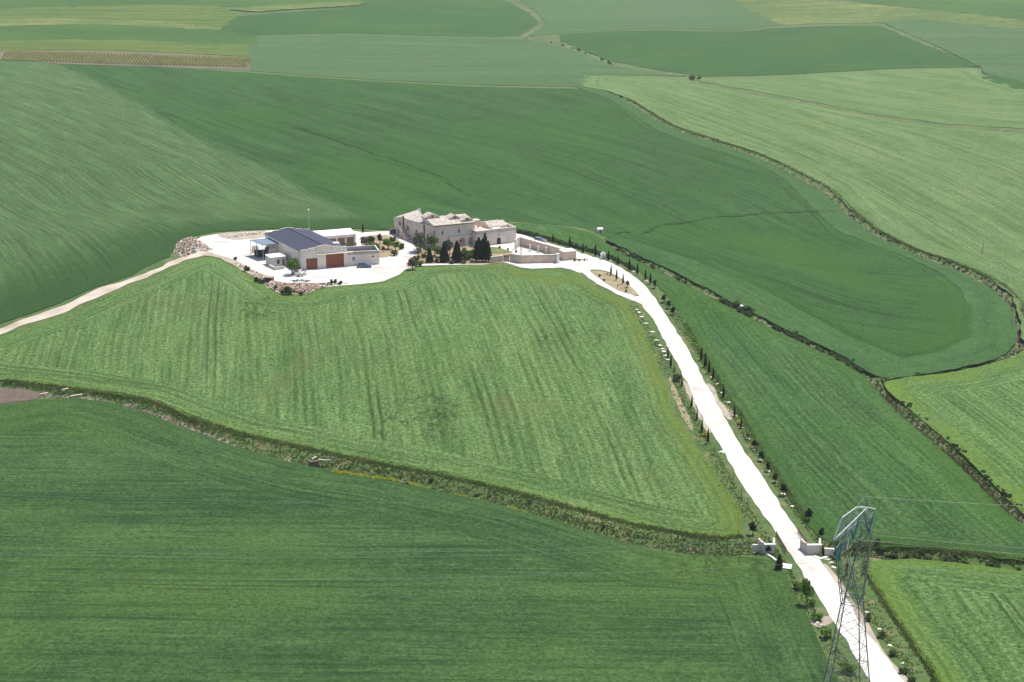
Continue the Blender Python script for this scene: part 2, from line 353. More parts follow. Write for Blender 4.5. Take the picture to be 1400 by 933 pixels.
M_left = crop('crop_left_green', c4(.07, .14, .06), c4(.135, .225, .12), c4(.075, .14, .05), c4(.03, .09, .02), sf=.6, tram=19, tram_s=.35, contrast=1.0, lushk=.25, ew=4, edgek=.3, tint=c4(.035, .1, .028), lf=.7, lines=.45, rowp=2.6, broad=.2, hw=8, bumpd=.5, grain=.75)
M_dark = crop('crop_dark_green', c4(.027, .084, .024), c4(.066, .15, .056), c4(.05, .135, .024), c4(.045, .13, .02), sf=.5, lf=.35, lines=.55, tram=26, tram_s=.4, contrast=1.1, lushk=.7, ew=4, edgek=.2, tint=c4(.055, .15, .028), tintk=.45, broad=.07, hw=7, bumpd=.4, grain=.75)
M_blue = crop('crop_bluish_green', c4(.042, .112, .045), c4(.098, .185, .088), c4(.065, .16, .04), c4(.06, .14, .05), sf=.5, tram=18, tram_s=.5, contrast=1., lushk=.5, ew=4, edgek=.4, broad=.1, hw=10, grain=.8)
M_pale = crop('crop_pale_green', c4(.11, .2, .08), c4(.235, .325, .19), c4(.15, .255, .12), c4(.17, .27, .13), sf=.38, tram=17, tram_s=.55, contrast=1.05, lushk=.4, ew=5, edgek=.4, broad=.08, hw=9, patch=(c4(.28, .3, .12), .5, .012), bumpd=.5, grain=.7)
M_right = crop('crop_right_green', c4(.08, .17, .06), c4(.185, .29, .14), c4(.12, .22, .06), c4(.16, .25, .045), sf=.45, rowp=1.9, tram=15, tram_s=.75, contrast=1.05, lushk=.4, ew=6, edgek=.7, broad=.12, hw=11, lodge=.4)
M_road_side = crop('crop_road_side_green', c4(.042, .11, .042), c4(.1, .19, .08), c4(.055, .16, .02), c4(.06, .14, .025), sf=.55, rowp=1.9, tram=14, tram_s=.35, contrast=1., lushk=.8, ew=5, edgek=.5, broad=.08, hw=5)
def far(name, a, b, c, **k): return crop(name, a, b, c, b, tram=0, hw=.1, edgek=0, **{**dict(sf=.12, broad=.03, contrast=.8, lf=.12, lines=.25, grain=.3, bumpd=.5, lushk=.6), **k})
M_far_blue = far('crop_far_bluish', c4(.07, .145, .075), c4(.125, .205, .12), c4(.08, .17, .06))
M_far_green = far('crop_far_green', c4(.05, .13, .035), c4(.085, .175, .055), c4(.1, .19, .05))
M_far_dark = far('crop_far_dark', c4(.035, .11, .03), c4(.065, .15, .05), c4(.07, .16, .04))
M_far_yellow = far('crop_far_yellow', c4(.09, .17, .06), c4(.26, .28, .12), c4(.085, .16, .06), contrast=1.6, broad=.06)
M_far_mix = far('crop_far_striped', c4(.07, .15, .04), c4(.17, .22, .07), c4(.2, .22, .06), contrast=1.5, broad=.05)
M_soil = simple('ploughed_soil', (.12, .09, .07), .95, .2, .6, bump=.2)
M_vsoil = simple('vineyard_soil', (.13, .115, .07), .95, .25, .05)
crops = dict(kind='stuff', skirt=.3)
def field(px, mat, guide, label, **k):
    return sheet('wheat_field', px, mat, k.pop('dz', .18), guide, label=label, cat='crop field', **{**crops, **k})
F_MID = [(-30, 470), (0, 462), (60, 442), (130, 414), (200, 385), (250, 362), (278, 351.5), (294, 351), (318, 364), (343, 379), (362, 391), (375, 400), (395, 405), (425, 404), (440, 396), (490, 391), (525, 388), (547, 379), (557, 369.5), (572, 365.5), (600, 365), (660, 363.5), (686, 361.5), (700, 366), (713, 370), (728, 371.5), (748, 370), (768, 369), (786, 375), (806, 388), (832, 403), (856, 413), (866, 425), (877, 445), (888, 470), (898, 495), (908, 525), (918, 555), (930, 578), (950, 605), (972, 637), (992, 668), (1008, 695), (1017, 715), (1015, 732), (990, 735), (950, 731), (870, 718), (800, 699), (700, 672), (600, 649), (520, 634), (450, 619), (400, 608), (330, 593), (260, 570), (200, 546), (100, 531), (0, 519), (-60, 512)]
field(F_MID, M_light, [(900, 654), (829, 507), (761, 389)], 'rounded hill field of mid green wheat below the farm, between the farm track and the white drive', smooth=False, tints=[([(862, 415), (905, 520), (950, 603), (1010, 705), (1012, 728)], 6.5), ([(705, 372), (745, 383), (800, 386), (845, 410)], 7), ([(380, 408), (440, 400)], 3)], dz=.1, jit=.35)
F_FRONT = [(-260, 570), (0, 556), (60, 547), (100, 545), (140, 549), (200, 565), (250, 585), (300, 604), (360, 623), (400, 634), (440, 642), (520, 655), (620, 676), (700, 696), (780, 719), (850, 741), (900, 755), (960, 760), (1040, 765), (1062, 768), (1077, 792), (1097, 832), (1117, 872), (1138, 915), (1165, 975), (1190, 1040), (-260, 1040)]
field(F_FRONT, M_front, [(-40, 740), (300, 745), (700, 748), (1100, 755)], 'large dark green wheat field in the foreground, below the ditch', smooth=False)
field([(-60, 83), (0, 82), (40, 83), (78, 88), (110, 101), (150, 121), (200, 149), (270, 189), (330, 214), (400, 247), (470, 284), (497, 298), (520, 310), (535, 315), (490, 313), (440, 314.5), (380, 313), (340, 315), (295, 318), (262, 323), (244, 333), (240, 342), (228, 352), (180, 377), (100, 407), (0, 444), (-40, 458)], M_left, [(60, 190), (360, 335)], 'pale green wheat field with diagonal drill rows, left of the farm and above the track', smooth=False, tints=[([(-40, 452), (100, 403), (228, 347), (244, 335), (300, 319), (440, 314), (530, 314)], 42)])
F_BIG = [(76, 86), (200, 91), (345, 100), (500, 111), (650, 119), (790, 122), (835, 133), (868, 153), (903, 177), (950, 195), (1000, 209), (1045, 225), (1078.6, 243), (1114, 279), (1150, 314), (1195, 331), (1239, 347), (1293, 372), (1321, 394), (1341, 432), (1336, 464), (1293, 486), (1236, 496), (1168, 469), (1114, 440), (1043, 401), (971, 370), (905, 347), (850, 330), (822, 322), (760, 308), (700, 303), (648, 306), (540, 313), (516, 311), (496, 300), (468, 287), (398, 250), (328, 217), (268, 192), (198, 152), (148, 124), (108, 103)]
field(F_BIG, M_dark, [(150, 110), (400, 200), (700, 290), (1100, 420)], 'wide dark green wheat field behind the farm, sweeping down to the right', smooth=False, dz=.1, tints=[([(1290, 390), (1325, 440), (1285, 480)], 22), ([(1040, 330), (1150, 380), (1200, 400)], 22), ([(450, 230), (520, 270), (600, 300)], 22)])
F_HEAD = [(790, 119.5), (820, 122), (850, 138), (878, 155), (912, 176), (950, 189), (990, 202), (1038, 219), (1086, 244), (1124, 266), (1152, 294), (1193, 324), (1245, 350), (1296, 368), (1343, 391), (1371, 415), (1382, 442), (1381, 466), (1368, 483), (1335, 495), (1278, 506), (1210, 516), (1192, 508), (1154, 484), (1104, 461), (1054, 437), (1004, 412), (954, 386), (894, 357), (850, 335), (830, 326)]
inner = F_BIG[5:30]
field(F_HEAD+inner[::-1][1:-1] if False else F_HEAD+[(850, 329), (905, 346), (971, 369), (1043, 400), (1114, 438.5), (1168, 467.5), (1236, 494.5), (1291, 485), (1334, 464), (1339, 432), (1319, 395), (1291, 373), (1237, 348.5), (1193, 332.5), (1148, 315), (1112, 280), (1077, 244), (1043, 226), (998, 210), (948, 196), (901, 178), (866, 154), (833, 134)], M_blue, [(850, 138), (990, 202), (1152, 294), (1296, 368), (1371, 415), (1382, 455), (1335, 495), (1210, 516), (1104, 461), (954, 386), (850, 335)], 'curved strip of paler wheat between the dark field and the winding ditch', smooth=False, grow=1.6)
field([(803, 104), (880, 105), (935, 107), (947, 115), (1000, 125.5), (1100, 143.5), (1200, 163.5), (1300, 176.5), (1440, 187), (1470, 300), (1470, 480), (1404, 466), (1403, 440), (1391, 405), (1358, 379), (1305, 356), (1255, 339), (1207, 315), (1167, 285), (1137, 256), (1095, 234), (1045, 210), (995, 194), (925, 171), (890, 151), (866, 136), (830, 123), (797, 118)], M_pale, [(900, 150), (1150, 250), (1400, 400)], 'broad pale yellow-green wheat field right of the long winding ditch', smooth=False, grow=1.6)
field([(957, 108), (1050, 105), (1100, 103), (1230, 96), (1330, 94.5), (1345, 108), (1400, 126), (1450, 134), (1450, 178), (1300, 169.5), (1200, 156.5), (1100, 136.5), (1000, 118.5), (962, 112)], M_pale, [(960, 110), (1200, 158), (1400, 180)], 'narrow pale yellow-green wheat field above the thin ditch at upper right', smooth=False, grow=1.8)
field([(1214, 525), (1250, 518), (1300, 513), (1360, 500), (1388, 491), (1400, 485), (1470, 452), (1480, 760), (1420, 715), (1378, 676), (1336, 634), (1296, 599), (1254, 564), (1222, 537)], M_right, [(1222, 537), (1296, 599), (1378, 676), (1440, 735)], 'bright green wheat field at the right edge, below the fork of the two ditches', smooth=False, grow=1.2)
F_ROAD = [(703, 306), (735, 307), (770, 311), (815, 323), (826, 334), (842, 345), (888, 368), (944, 396), (996, 422), (1046, 447), (1096, 471), (1145, 494), (1180, 516), (1197, 539), (1232, 572), (1272, 606), (1310, 641), (1340, 672), (1390, 716), (1450, 768), (1400, 766), (1330, 756), (1250, 747.5), (1195, 745), (1160, 745), (1128, 737), (1104, 713), (1083, 682), (1064, 652), (1038, 612), (1013, 568), (992, 538), (975, 508), (956, 478), (936, 440), (921, 412), (906, 396), (885, 378), (862, 362), (830, 348), (797, 336.5), (760, 328), (725, 319), (708, 314)]
field(F_ROAD, M_road_side, [(936, 470), (1013, 572), (1113, 690), (1180, 760)], 'blue-green wheat field between the cypress-lined drive and the ditch', smooth=False, dz=.16, grow=.7)
field([(1186, 768), (1250, 765), (1330, 774), (1400, 782), (1480, 790), (1560, 1040), (1330, 1040), (1298, 975), (1275, 920), (1250, 885), (1220, 840), (1196, 802), (1184, 782)], M_right, [(1285, 785), (1330, 850), (1390, 933)], 'bright green wheat field in the lower right corner, beside the pylon', smooth=False, dz=.2)
M_swale = crop('crop_damp_line', c4(.023, .072, .022), c4(.046, .115, .04), c4(.035, .1, .024), c4(.035, .1, .024), tram=0, hw=.1, edgek=0)
for nm, ln in (('upper', [(385, 168), (440, 185), (510, 210), (570, 229), (605, 243), (640, 268)]), ('right', [(842, 322), (900, 309), (980, 297), (1060, 291), (1130, 289), (1150, 289)])):
    n_ = len(ln); field([(x, y-.55) for x, y in ln]+[(x, y+.55) for x, y in ln[::-1]], M_swale, ln, 'thin damp dark line crossing the wide dark field, %s one' % nm, dz=.26, skirt=.02, smooth=False, jit=.6)
# far fields
FG = [(0, 60), (400, 66), (800, 72), (1400, 80)]
ff = lambda px, m, lab, g=FG, **k: field(px, m, g, lab, smooth=False, frac=.012, grow=k.pop('grow', 3.2), **k)
ff([(351, 51), (420, 49), (500, 48.5), (660, 53), (712, 54), (755, 63), (795, 75), (830, 90), (895, 101), (935, 104.5), (800, 102), (790, 118), (650, 115.5), (500, 108), (350, 97), (344, 75)], M_far_blue, 'hazy bluish green field in the upper middle, right of the vineyard')
ff([(304, 42), (325, 24), (420, 16), (482, 11), (500, 1), (560, -8), (672, -8), (718, 18), (732, 32), (705, 49), (660, 50), (500, 45.5), (420, 46), (340, 48)], M_far_dark, 'dark green field at the top, left of the winding dirt track')
ff([(772, 56), (770, 47), (900, 42), (1010, 44.5), (1060, 40), (1130, 37), (1200, 36.5), (1236, 53), (1285, 72), (1335, 91), (1230, 93), (1100, 100), (960, 104), (900, 95), (838, 83), (803, 68)], M_far_dark, 'dark green field of rounded outline at upper right, above the pale fields')
ff([(726, 50), (754, 34), (738, 16), (705, -8), (985, -8), (1062, 34), (1010, 41), (900, 39), (770, 44)], M_far_blue, 'hazy bluish field at the top, right of the winding dirt track')
ff([(1212, 32), (1240, 28), (1420, 42), (1470, 50), (1470, 132), (1400, 112), (1352, 100), (1348, 91), (1296, 67)], M_far_blue, 'hazy bluish field in the upper right corner, beyond the straight dirt track')
ff([(1352, 104), (1400, 114.5), (1470, 132), (1470, 134), (1400, 124), (1350, 108)], M_far_dark, 'sliver of dark green field at the right edge, beside the end of the dirt track')
ff([(1000, -8), (1090, 0), (1200, 8), (1330, 20), (1470, 40), (1470, 48), (1400, 40), (1250, 27), (1205, 31), (1070, 34), (1030, 16)], M_far_yellow, 'yellow flowering strip slanting across the upper right corner')
ff([(1105, -8), (1470, -8), (1470, 38), (1330, 18), (1200, 6)], M_far_green, 'green field in the top right corner, above the yellow strip')
ff([(-60, 67), (0, 68), (100, 67), (200, 70), (338, 77), (341, 62), (200, 57), (100, 55), (-60, 56)], M_far_mix, 'yellow-green strip directly above the vineyard')
ff([(-60, 55), (100, 54), (200, 56), (345, 61), (348, 50), (290, 41), (200, 37), (100, 34), (-60, 40)], M_far_green, 'mid green strip second above the vineyard')
ff([(-60, 39), (0, 36), (100, 33), (200, 36), (300, 41.5), (302, 38), (200, 29), (100, 25), (0, 28), (-60, 30)], M_far_yellow, 'curving yellow strip third above the vineyard')
ff([(-60, 29), (0, 27), (100, 24), (200, 28), (303, 37), (322, 22), (300, 10), (200, 7), (100, 10), (-60, 16)], M_far_mix, 'striped green and ochre field at upper left, above the yellow strip')
ff([(-60, 15), (100, 9), (200, 6), (300, 9), (420, 13), (480, 9), (500, 0), (480, -8), (-60, -8)], M_far_green, 'green field in the top left corner')
ff([(318, 14), (380, 9), (440, 5), (495, 4), (485, 8), (420, 12), (350, 17)], M_far_yellow, 'short yellow strip at the top, beside the dark far field', dz=.9, skirt=.3)
sheet('ploughed_ground', [(-60, 529), (0, 531.5), (40, 534.5), (62, 539), (48, 547), (0, 553), (-60, 560)], M_soil, .12, smooth=False, kind='structure')
sheet('vineyard_ground', [(-60, 69), (0, 70), (100, 69), (200, 72), (348, 79.5), (349, 97), (200, 91), (0, 83), (-60, 81)], M_vsoil, .15, smooth=False, kind='structure', frac=.012)
# roads and yard
def gravel(name, a, b):
    t = NT(name); p = t.pos(); n = t.noise(p, .12, 4, .6); n2 = t.noise(p, 2.2, 3, .6)
    c = t.mix(t.remap(n, .44, .72), a, b); c = t.mix(.25, c, t.mix(t.remap(n2, .3, .7), (.75, .75, .75, 1), (1.15, 1.15, 1.15, 1)), 'MULTIPLY')
    t.col(c); t.rough(.95); t.bump(n2, .4, .04); return t.m
M_gravel = gravel('white_gravel', (.60, .57, .52, 1), (.42, .37, .32, 1)); M_yard = gravel('yard_gravel', (.60, .57, .53, 1), (.40, .34, .30, 1))
M_track = gravel('farm_track', (.46, .4, .33, 1), (.3, .25, .18, 1))
sheet('drive', ROADL+ROADR[::-1], M_gravel, .09, smooth=False, kind='structure', holes=[ISLAND], frac=.007, jit=.16)
sheet('yard', YARD, M_yard, .06, smooth=False, kind='structure', frac=.01)
sheet('farm_track', [(288, 346), (270, 342.5), (250, 352), (200, 374), (100, 411), (0, 450), (-60, 470), (-60, 478), (0, 457), (60, 437), (130, 409), (200, 380), (250, 357.5), (274, 350.5), (288, 350)], M_track, .08, smooth=False, kind='structure', frac=.01, jit=.4)
M_garden = simple('garden_earth', (.27, .2, .125), .95, .3, .25); M_lawn = simple('garden_grass', (.13, .16, .055), .95, .25, .3)
M_bank = simple('spoil_earth', (.33, .285, .22), .95, .25, .3)
sheet('garden_earth', [(566, 330), (590, 333), (640, 337.5), (672, 340), (700, 346), (686, 360.5), (640, 361.5), (600, 361), (575, 362), (562, 366), (556, 365), (565, 350), (574, 340)], M_garden, .1, smooth=False, kind='structure')
sheet('lawn', [(656, 338), (680, 338.5), (702, 345.5), (688, 347), (660, 347)], M_lawn, .14, smooth=False, kind='structure', jit=.1)
sheet('island_earth', [(494, 331), (502, 324), (520, 321.5), (540, 325), (551, 335), (546, 343), (532, 351), (520, 353), (505, 350), (496, 340)], M_garden, .1, kind='structure')
sheet('island_earth', [(x*.96+840*.04, y*.92+387*.08) for x, y in ISLAND], simple('dry_earth', (.25, .21, .12), .95, .3, .3), .06, kind='structure')
sheet('earth_bank', [(300, 320), (340, 317), (362, 316.5), (362, 324), (330, 328), (305, 326)], M_bank, .12, kind='structure')
sheet('earth_bank', [(276, 349.5), (286, 346.5), (302, 350), (325, 358), (350, 372), (372, 380), (363, 388), (345, 378), (320, 364), (298, 353)], M_bank, .16, kind='structure')
sheet('verge_earth', [(944, 588), (926, 555), (914, 520), (918, 518), (932, 550), (948, 580)], simple('verge_earth', (.24, .215, .13), .95, .25, .4), .03, kind='structure')
# aprons of pale rubble worn into the verge along the drive
for q in ([(966, 527), (989, 568), (1001, 574), (1001, 562), (985, 548), (974, 530)], [(940, 525), (957, 566), (972, 588), (968, 592), (955, 572), (936, 528)], [(1125, 774), (1148, 806), (1181, 862), (1234, 931), (1240, 929), (1205, 884), (1160, 810), (1135, 776)], [(1108, 849), (1138, 842), (1140, 850), (1120, 858)]):
    sheet('verge_earth', q, M_bank, .05, kind='structure', jit=.3)
# ------------------------------------------------------------------ building materials
M_stone = simple('limestone_block', (.66, .58, .51), .9, .1, .5); M_stone2 = simple('old_rubble_stone', (.60, .50, .43), .95, .2, .8, bump=.05)
M_plaster = simple('pale_plaster', (.68, .60, .52), .9, .08, .35); M_grey = simple('grey_render', (.52, .50, .455), .9, .12, .4)
M_white = simple('white_paint', (.78, .77, .74), .7, .04, 1); M_dark = simple('dark_opening', (.035, .035, .045), .5, .1, 1)
M_cop = simple('coping_stone', (.68, .63, .54), .9, .1, .8); M_court = simple('courtyard_stone', (.60, .47, .365), .92, .16, .7)
M_arch_shade = simple('arch_shade_plaster', (.42, .35, .32), .9, .1, .6); M_line = simple('aged_cable', (.24, .26, .24), .6, .1, 1)  # blind arch plaster darkened: recess shade painted into its colour
def ribbed(name, rgb, per, axis='Z', rough=.5, k=.7, metal=0):
    t = NT(name); p = t.obj(); w = t.n('ShaderNodeTexWave'); w.bands_direction = axis; t.l(p, w.inputs[0]); w.inputs['Scale'].default_value = per; w.inputs['Distortion'].default_value = .2
    n = t.noise(p, .8, 3); c = t.mix(w.outputs[1], tuple([x*k for x in rgb]+[1]), tuple(list(rgb)+[1])); c = t.mix(.4, c, t.mix(n, (.7, .7, .7, 1), (1.25, 1.25, 1.25, 1)), 'MULTIPLY')
    t.col(c); t.rough(rough); t.b.inputs['Metallic'].default_value = metal; return t.m
M_brown = ribbed('brown_shutter', (.26, .085, .045), 1.6, 'Z'); M_roof = ribbed('blue_grey_sheet', (.05, .052, .082), .9, 'X', .75, .8)
M_canopy = ribbed('grey_blue_sheet', (.17, .23, .29), 1.2, 'X', .6); M_shed = ribbed('white_sheet', (.8, .79, .76), 1.0, 'X', .6, .9)
M_tile = simple('clay_tile', (.35, .30, .255), .9, .25, 1.1, var2=(.45, .40, .345), bump=.08); M_pink = simple('terrace_paving', (.60, .46, .40), .9, .15, .5)
M_rust = simple('rusty_metal', (.16, .06, .05), .8, .3, 1.5); M_steel = simple('galvanised_steel', (.42, .44, .44), .45, .12, 3, metal=.3); M_glass = simple('window_glass', (.09, .11, .14), .2, .1, 1)
M_wood = simple('weathered_wood', (.19, .13, .10), .9, .25, 1.5); M_black = simple('black_metal', (.03, .025, .03), .6, .1, 1); M_stoneW = simple('white_limestone_rock', (.66, .62, .53), .9, .15, 2)
# ------------------------------------------------------------------ walls with real openings
def wall(mb, a, b, z0, z1, ops=(), t=.35):
    """wall a>b, outward on the right hand; ops = (u0,u1,v0,v1,arch). Returns the recessed pane outlines"""
    a = Vector((a[0], a[1])); b = Vector((b[0], b[1])); L = (b-a).length; u = (b-a)/L; n = Vector((u.y, -u.x))
    pt = lambda s, v, d=0: (a.x+u.x*s-n.x*d, a.y+u.y*s-n.y*d, z0+v)
    H = z1-z0; U = sorted({0, L, *[o[0] for o in ops], *[o[1] for o in ops]}); V = sorted({0, H, *[o[2] for o in ops], *[o[3] for o in ops]}); panes = []
    for i in range(len(U)-1):
        for j in range(len(V)-1):
            cu = (U[i]+U[i+1])/2; cv = (V[j]+V[j+1])/2
            if any(o[0] < cu < o[1] and o[2] < cv < o[3] for o in ops): continue
            mb.add([pt(U[i], V[j]), pt(U[i+1], V[j]), pt(U[i+1], V[j+1]), pt(U[i], V[j+1])], [(0, 1, 2, 3)])
    for o in ops:
        u0, u1, v0, v1 = o[:4]; arch = len(o) > 4 and o[4]
        if arch:
            r = (u1-u0)/2; cu = (u0+u1)/2; top = [(cu+r*math.cos(q), v1-r+r*math.sin(q)) for q in [math.pi*k/10 for k in range(11)]]   # right to left
            for k in range(10):
                p0, p1 = top[k], top[k+1]; mb.add([pt(*p0), pt(p0[0], v1), pt(p1[0], v1), pt(*p1)], [(0, 1, 2, 3)])
            out = [(u0, v0), (u1, v0)]+top
        else: out = [(u0, v0), (u1, v0), (u1, v1), (u0, v1)]
        m = len(out)
        for k in range(m):
            p, q = out[k], out[(k+1) % m]
            if abs(p[0]-q[0])+abs(p[1]-q[1]) > 1e-5: mb.add([pt(*p), pt(*q), pt(q[0], q[1], t), pt(p[0], p[1], t)], [(0, 1, 2, 3)])
        panes.append([pt(p[0], p[1], t-.06) for p in out])
    return panes, n
def pane(name, pts, n, m, parent, **k):
    mb = MB(); mb.poly_prism(pts, (-n.x*.05, -n.y*.05, 0)); return mb.build(name, m, parent, **k)
def lerp(a, b, t): return a+(b-a)*t
def local(*ob_pts): return ob_pts
def v2(p): return Vector((p[0], p[1]))
# every building is built round its own Empty: coordinates are shifted to it
def shift(root):
    o = root.location.copy()
    def rec(ob):
        for c in ob.children:
            if c.type == 'MESH' and not c.get('_s'):
                c.data.transform(Matrix.Translation(-o)); c['_s'] = 1
            rec(c)
    rec(root)
    def cl(ob):
        for c in ob.children:
            if '_s' in c: del c['_s']
            cl(c)
    cl(root)
ZB = -.35
# ------------------------------------------------------------------ warehouse
A = v2(P(411, 345, 5.4)); B = v2(P(362, 320.2, 5.4)); Cc = v2(P(474.6, 339.6, 5.4)); D = B+(Cc-A)
rt = empty('warehouse', (A.x, A.y, 0), 0, 'long barn with dark blue roof, stepped stone facade and two brown roller doors', 'barn')
Wd = (Cc-A).length; mb = MB()
fr = lambda f: f*Wd
pn, n = wall(mb, A, Cc, ZB, 5.4, [(fr(.11), fr(.35), -ZB, 3.3-ZB), (fr(.535), fr(.925), -ZB, 4.0-ZB)], .3)
Lb = (B-A).length; sp, sn = wall(mb, B, A, ZB, 5.4, [(Lb*.22, Lb*.25, 2.4, 3.6), (Lb*.86, Lb*.89, 1.3, 2.6)], .25)
wall(mb, Cc, D, ZB, 5.4); wall(mb, D, B, ZB, 5.4)
mb.build('wall', M_plaster, rt)
ux = (Cc-A).normalized(); uy = (B-A).normalized(); nb = Vector((ux.y, -ux.x))
def stepped(base, o, par, name):      # stepped gable parapet standing on the end wall
    prof = [(0, 0), (0, .55), (.16, .6), (.17, .85), (.33, .95), (.34, 1.2), (.46, 1.5), (.54, 1.5), (.66, 1.2), (.67, .95), (.83, .85), (.84, .6), (1, .55), (1, 0)]
    pts = [(base.x+ux.x*f*Wd, base.y+ux.y*f*Wd, 5.4+h) for f, h in prof]
    m = MB()
    for i in range(1, len(prof)-2):     # split in columns so that every face is convex
        a, b = prof[i], prof[i+1]
        if b[0]-a[0] < .02: continue
        q = [(base.x+ux.x*f*Wd, base.y+ux.y*f*Wd, z) for f, z in ((a[0], 5.4), (b[0], 5.4), (b[0], 5.4+b[1]), (a[0], 5.4+a[1]))]
        m.poly_prism(q, (o.x, o.y, 0))
    return m.build(name, M_plaster, par)
stepped(A, uy*.35, rt, 'parapet'); stepped(B, -uy*.35, rt, 'parapet')
m = MB(); mA, mC = lerp(A, Cc, .5), lerp(B, D, .5); o3 = lambda p, z: (p.x, p.y, z)
for q0, q1, q2, q3 in ((A-ux*.35+uy*.36, mA+uy*.36, mC-uy*.36, B-ux*.35-uy*.36), (Cc+ux*.35+uy*.36, mA+uy*.36, mC-uy*.36, D+ux*.35-uy*.36)):
    m.poly_prism([o3(q0, 5.38), o3(q1, 6.7), o3(q2, 6.7), o3(q3, 5.38)], (0, 0, .09))
rf = m.build('roof', M_roof, rt)
m = MB(); m.tube(o3(mA+uy*.4, 6.82), o3(mC-uy*.4, 6.82), .12); m.build('ridge_cap', M_black, rf)
for q in pn: dq = pane('roller_door', q, n, M_brown, rt)
for q in sp: pane('window', q, sn, M_glass, rt)
m = MB(); a0 = A+ux*Wd*.33+nb*.0; a1 = A+ux*Wd*1.12; m.poly_prism([o3(a0, 4.25), o3(a1, 4.25), o3(a1+nb*.6, 4.2), o3(a0+nb*.6, 4.2)], (0, 0, .12)); m.build('door_canopy', M_cop, rt)
m = MB(); m.tube(o3(A-ux*.12+nb*.02, 0), o3(A-ux*.12+nb*.02, 5.4), .09); m.build('drainpipe', M_grey, rt)
m = MB(); m.tube(o3(lerp(A, B, .02)-ux*.4, 5.35), o3(lerp(A, B, .98)-ux*.4, 5.35), .09); m.build('gutter', M_grey, rt)
# low annex on the right of the barn
E0 = Cc+ux*.003; E1 = v2(P(518.5, 342.6, 4.2)); ax = (E1-E0).normalized(); ay = Vector((-ax.y, ax.x)); LA = (E1-E0).length
an = empty('annex', (E0.x, E0.y, 0), 0, 'low flat-roofed stone annex with two small windows, joined to the right of the barn', 'outbuilding')
mb = MB(); ops = [(LA*.15, LA*.185, 1.6-ZB, 2.7-ZB), (LA*.20, LA*.235, 1.6-ZB, 2.7-ZB), (LA*.765, LA*.83, 2.3-ZB, 2.75-ZB)]
apn, nn = wall(mb, E0, E1, ZB, 4.2, ops, .25); F0, F1 = E0+ay*7, E1+ay*7
wall(mb, E1, F1, ZB, 4.2); wall(mb, F1, F0, ZB, 4.2); wall(mb, F0, E0, ZB, 4.2); mb.build('wall', M_plaster, an)
m = MB(); m.prism([E0+ay*.3, E1+ay*.3-ax*.3, F1-ay*.3-ax*.3, F0-ay*.3], 3.2, 3.3); m.build('roof', M_black, an)
m = MB()
for q in ([E0, E1, E1+ay*.3, E0+ay*.3], [F0, F1, F1-ay*.3, F0-ay*.3], [E1-ax*.3+ay*.3, E1+ay*.3, F1-ay*.3, F1-ax*.3-ay*.3]): m.prism(q, 3.31, 4.28)
m.build('parapet', M_plaster, an)
for q in apn: pane('window', q, nn, M_glass, an)
tk = empty('water_tank', (0, 0, 0), 0, 'white round water tank on the right slope of the barn roof', 'tank'); tp = P(459.5, 333.5, 6.3); tk.location = tp
m = MB(); m.tube(tp+Vector((-.9, 0, 0)), tp+Vector((.9, 0, 0)), .55, k=14); m.build('drum', M_white, tk)

for s in (-.6, .6): m = MB(); m.box(tp.x+s-.1, tp.x+s+.1, tp.y-.4, tp.y+.4, 5.75, tp.z-.3); m.build('cradle', M_steel, tk)
shift(tk)
# long shed behind with white roof
sh = [P(433.2, 323.8, 3.5), P(486.8, 320.9, 3.2), P(479.3, 313.9, 3.8), P(421.4, 317.7, 4.0)]
s0 = empty('long_shed', sh[0].xy.to_3d(), 0, 'long low shed with brilliant white sloping roof behind the barn', 'shed')
m = MB(); m.poly_prism([(p.x, p.y, z) for p, z in zip(sh, (3.3, 3.3, 4.1, 4.1))], (0, 0, .14)); m.build('roof', M_shed, s0)
q = [v2(p) for p in sh]; cen = sum(q, Vector((0, 0)))/4; q = [lerp(p, cen, .02) for p in q]; m = MB(); L0 = (q[1]-q[0]).length
pp, n2 = wall(m, q[0], q[1], ZB, 3.25, [(L0*(.06+k*.235), L0*(.25+k*.235), -ZB, 2.5-ZB) for k in range(4)], .5); wall(m, q[1], q[2], ZB, 3.28); wall(m, q[2], q[3], ZB, 3.6); wall(m, q[3], q[0], ZB, 3.28); m.build('wall', M_stone2, s0)
for x in pp: pane('door', x, n2, M_wood, s0)
m = MB(); m.poly_prism([(q[0].x+n2.x*.02, q[0].y+n2.y*.02, 2.7), (q[1].x+n2.x*.02, q[1].y+n2.y*.02, 2.7), (q[1].x+n2.x*.02, q[1].y+n2.y*.02, 3.3), (q[0].x+n2.x*.02, q[0].y+n2.y*.02, 3.3)], (n2.x*.08, n2.y*.08, 0)); m.build('fascia', M_stone, s0); shift(s0)
# canopy
cz = 4.6; cq = [P(341.3, 328.9, cz), P(367, 326.3, cz), P(382.5, 333.2, cz), P(358.9, 335.9, cz)]
cn = empty('carport', cq[0].xy.to_3d(), 0, 'open carport with flat grey-blue sheet roof on thin posts, left of the barn', 'carport')
m = MB(); m.poly_prism(cq, (0, 0, .15)); m.build('roof', M_canopy, cn)
cc = sum(cq, Vector((0, 0, 0)))/4
for p in cq+[lerp(cq[0], cq[3], .5), lerp(cq[2], cq[3], .5)]:
    p = lerp(p, cc, .04); m = MB(); m.tube((p.x, p.y, ZB), (p.x, p.y, cz), .09); m.build('post', M_steel, cn)
m = MB(); a, b, c_ = [lerp(p, cc, .05) for p in (cq[3], cq[2], cq[1])]; m.prism([(lerp(a, b, .35).x, lerp(a, b, .35).y), (b.x, b.y), (b.x, b.y+.2), (lerp(a, b, .35).x, lerp(a, b, .35).y+.2)], ZB, 3.3); m.build('back_wall', M_stone2, cn); shift(cn)
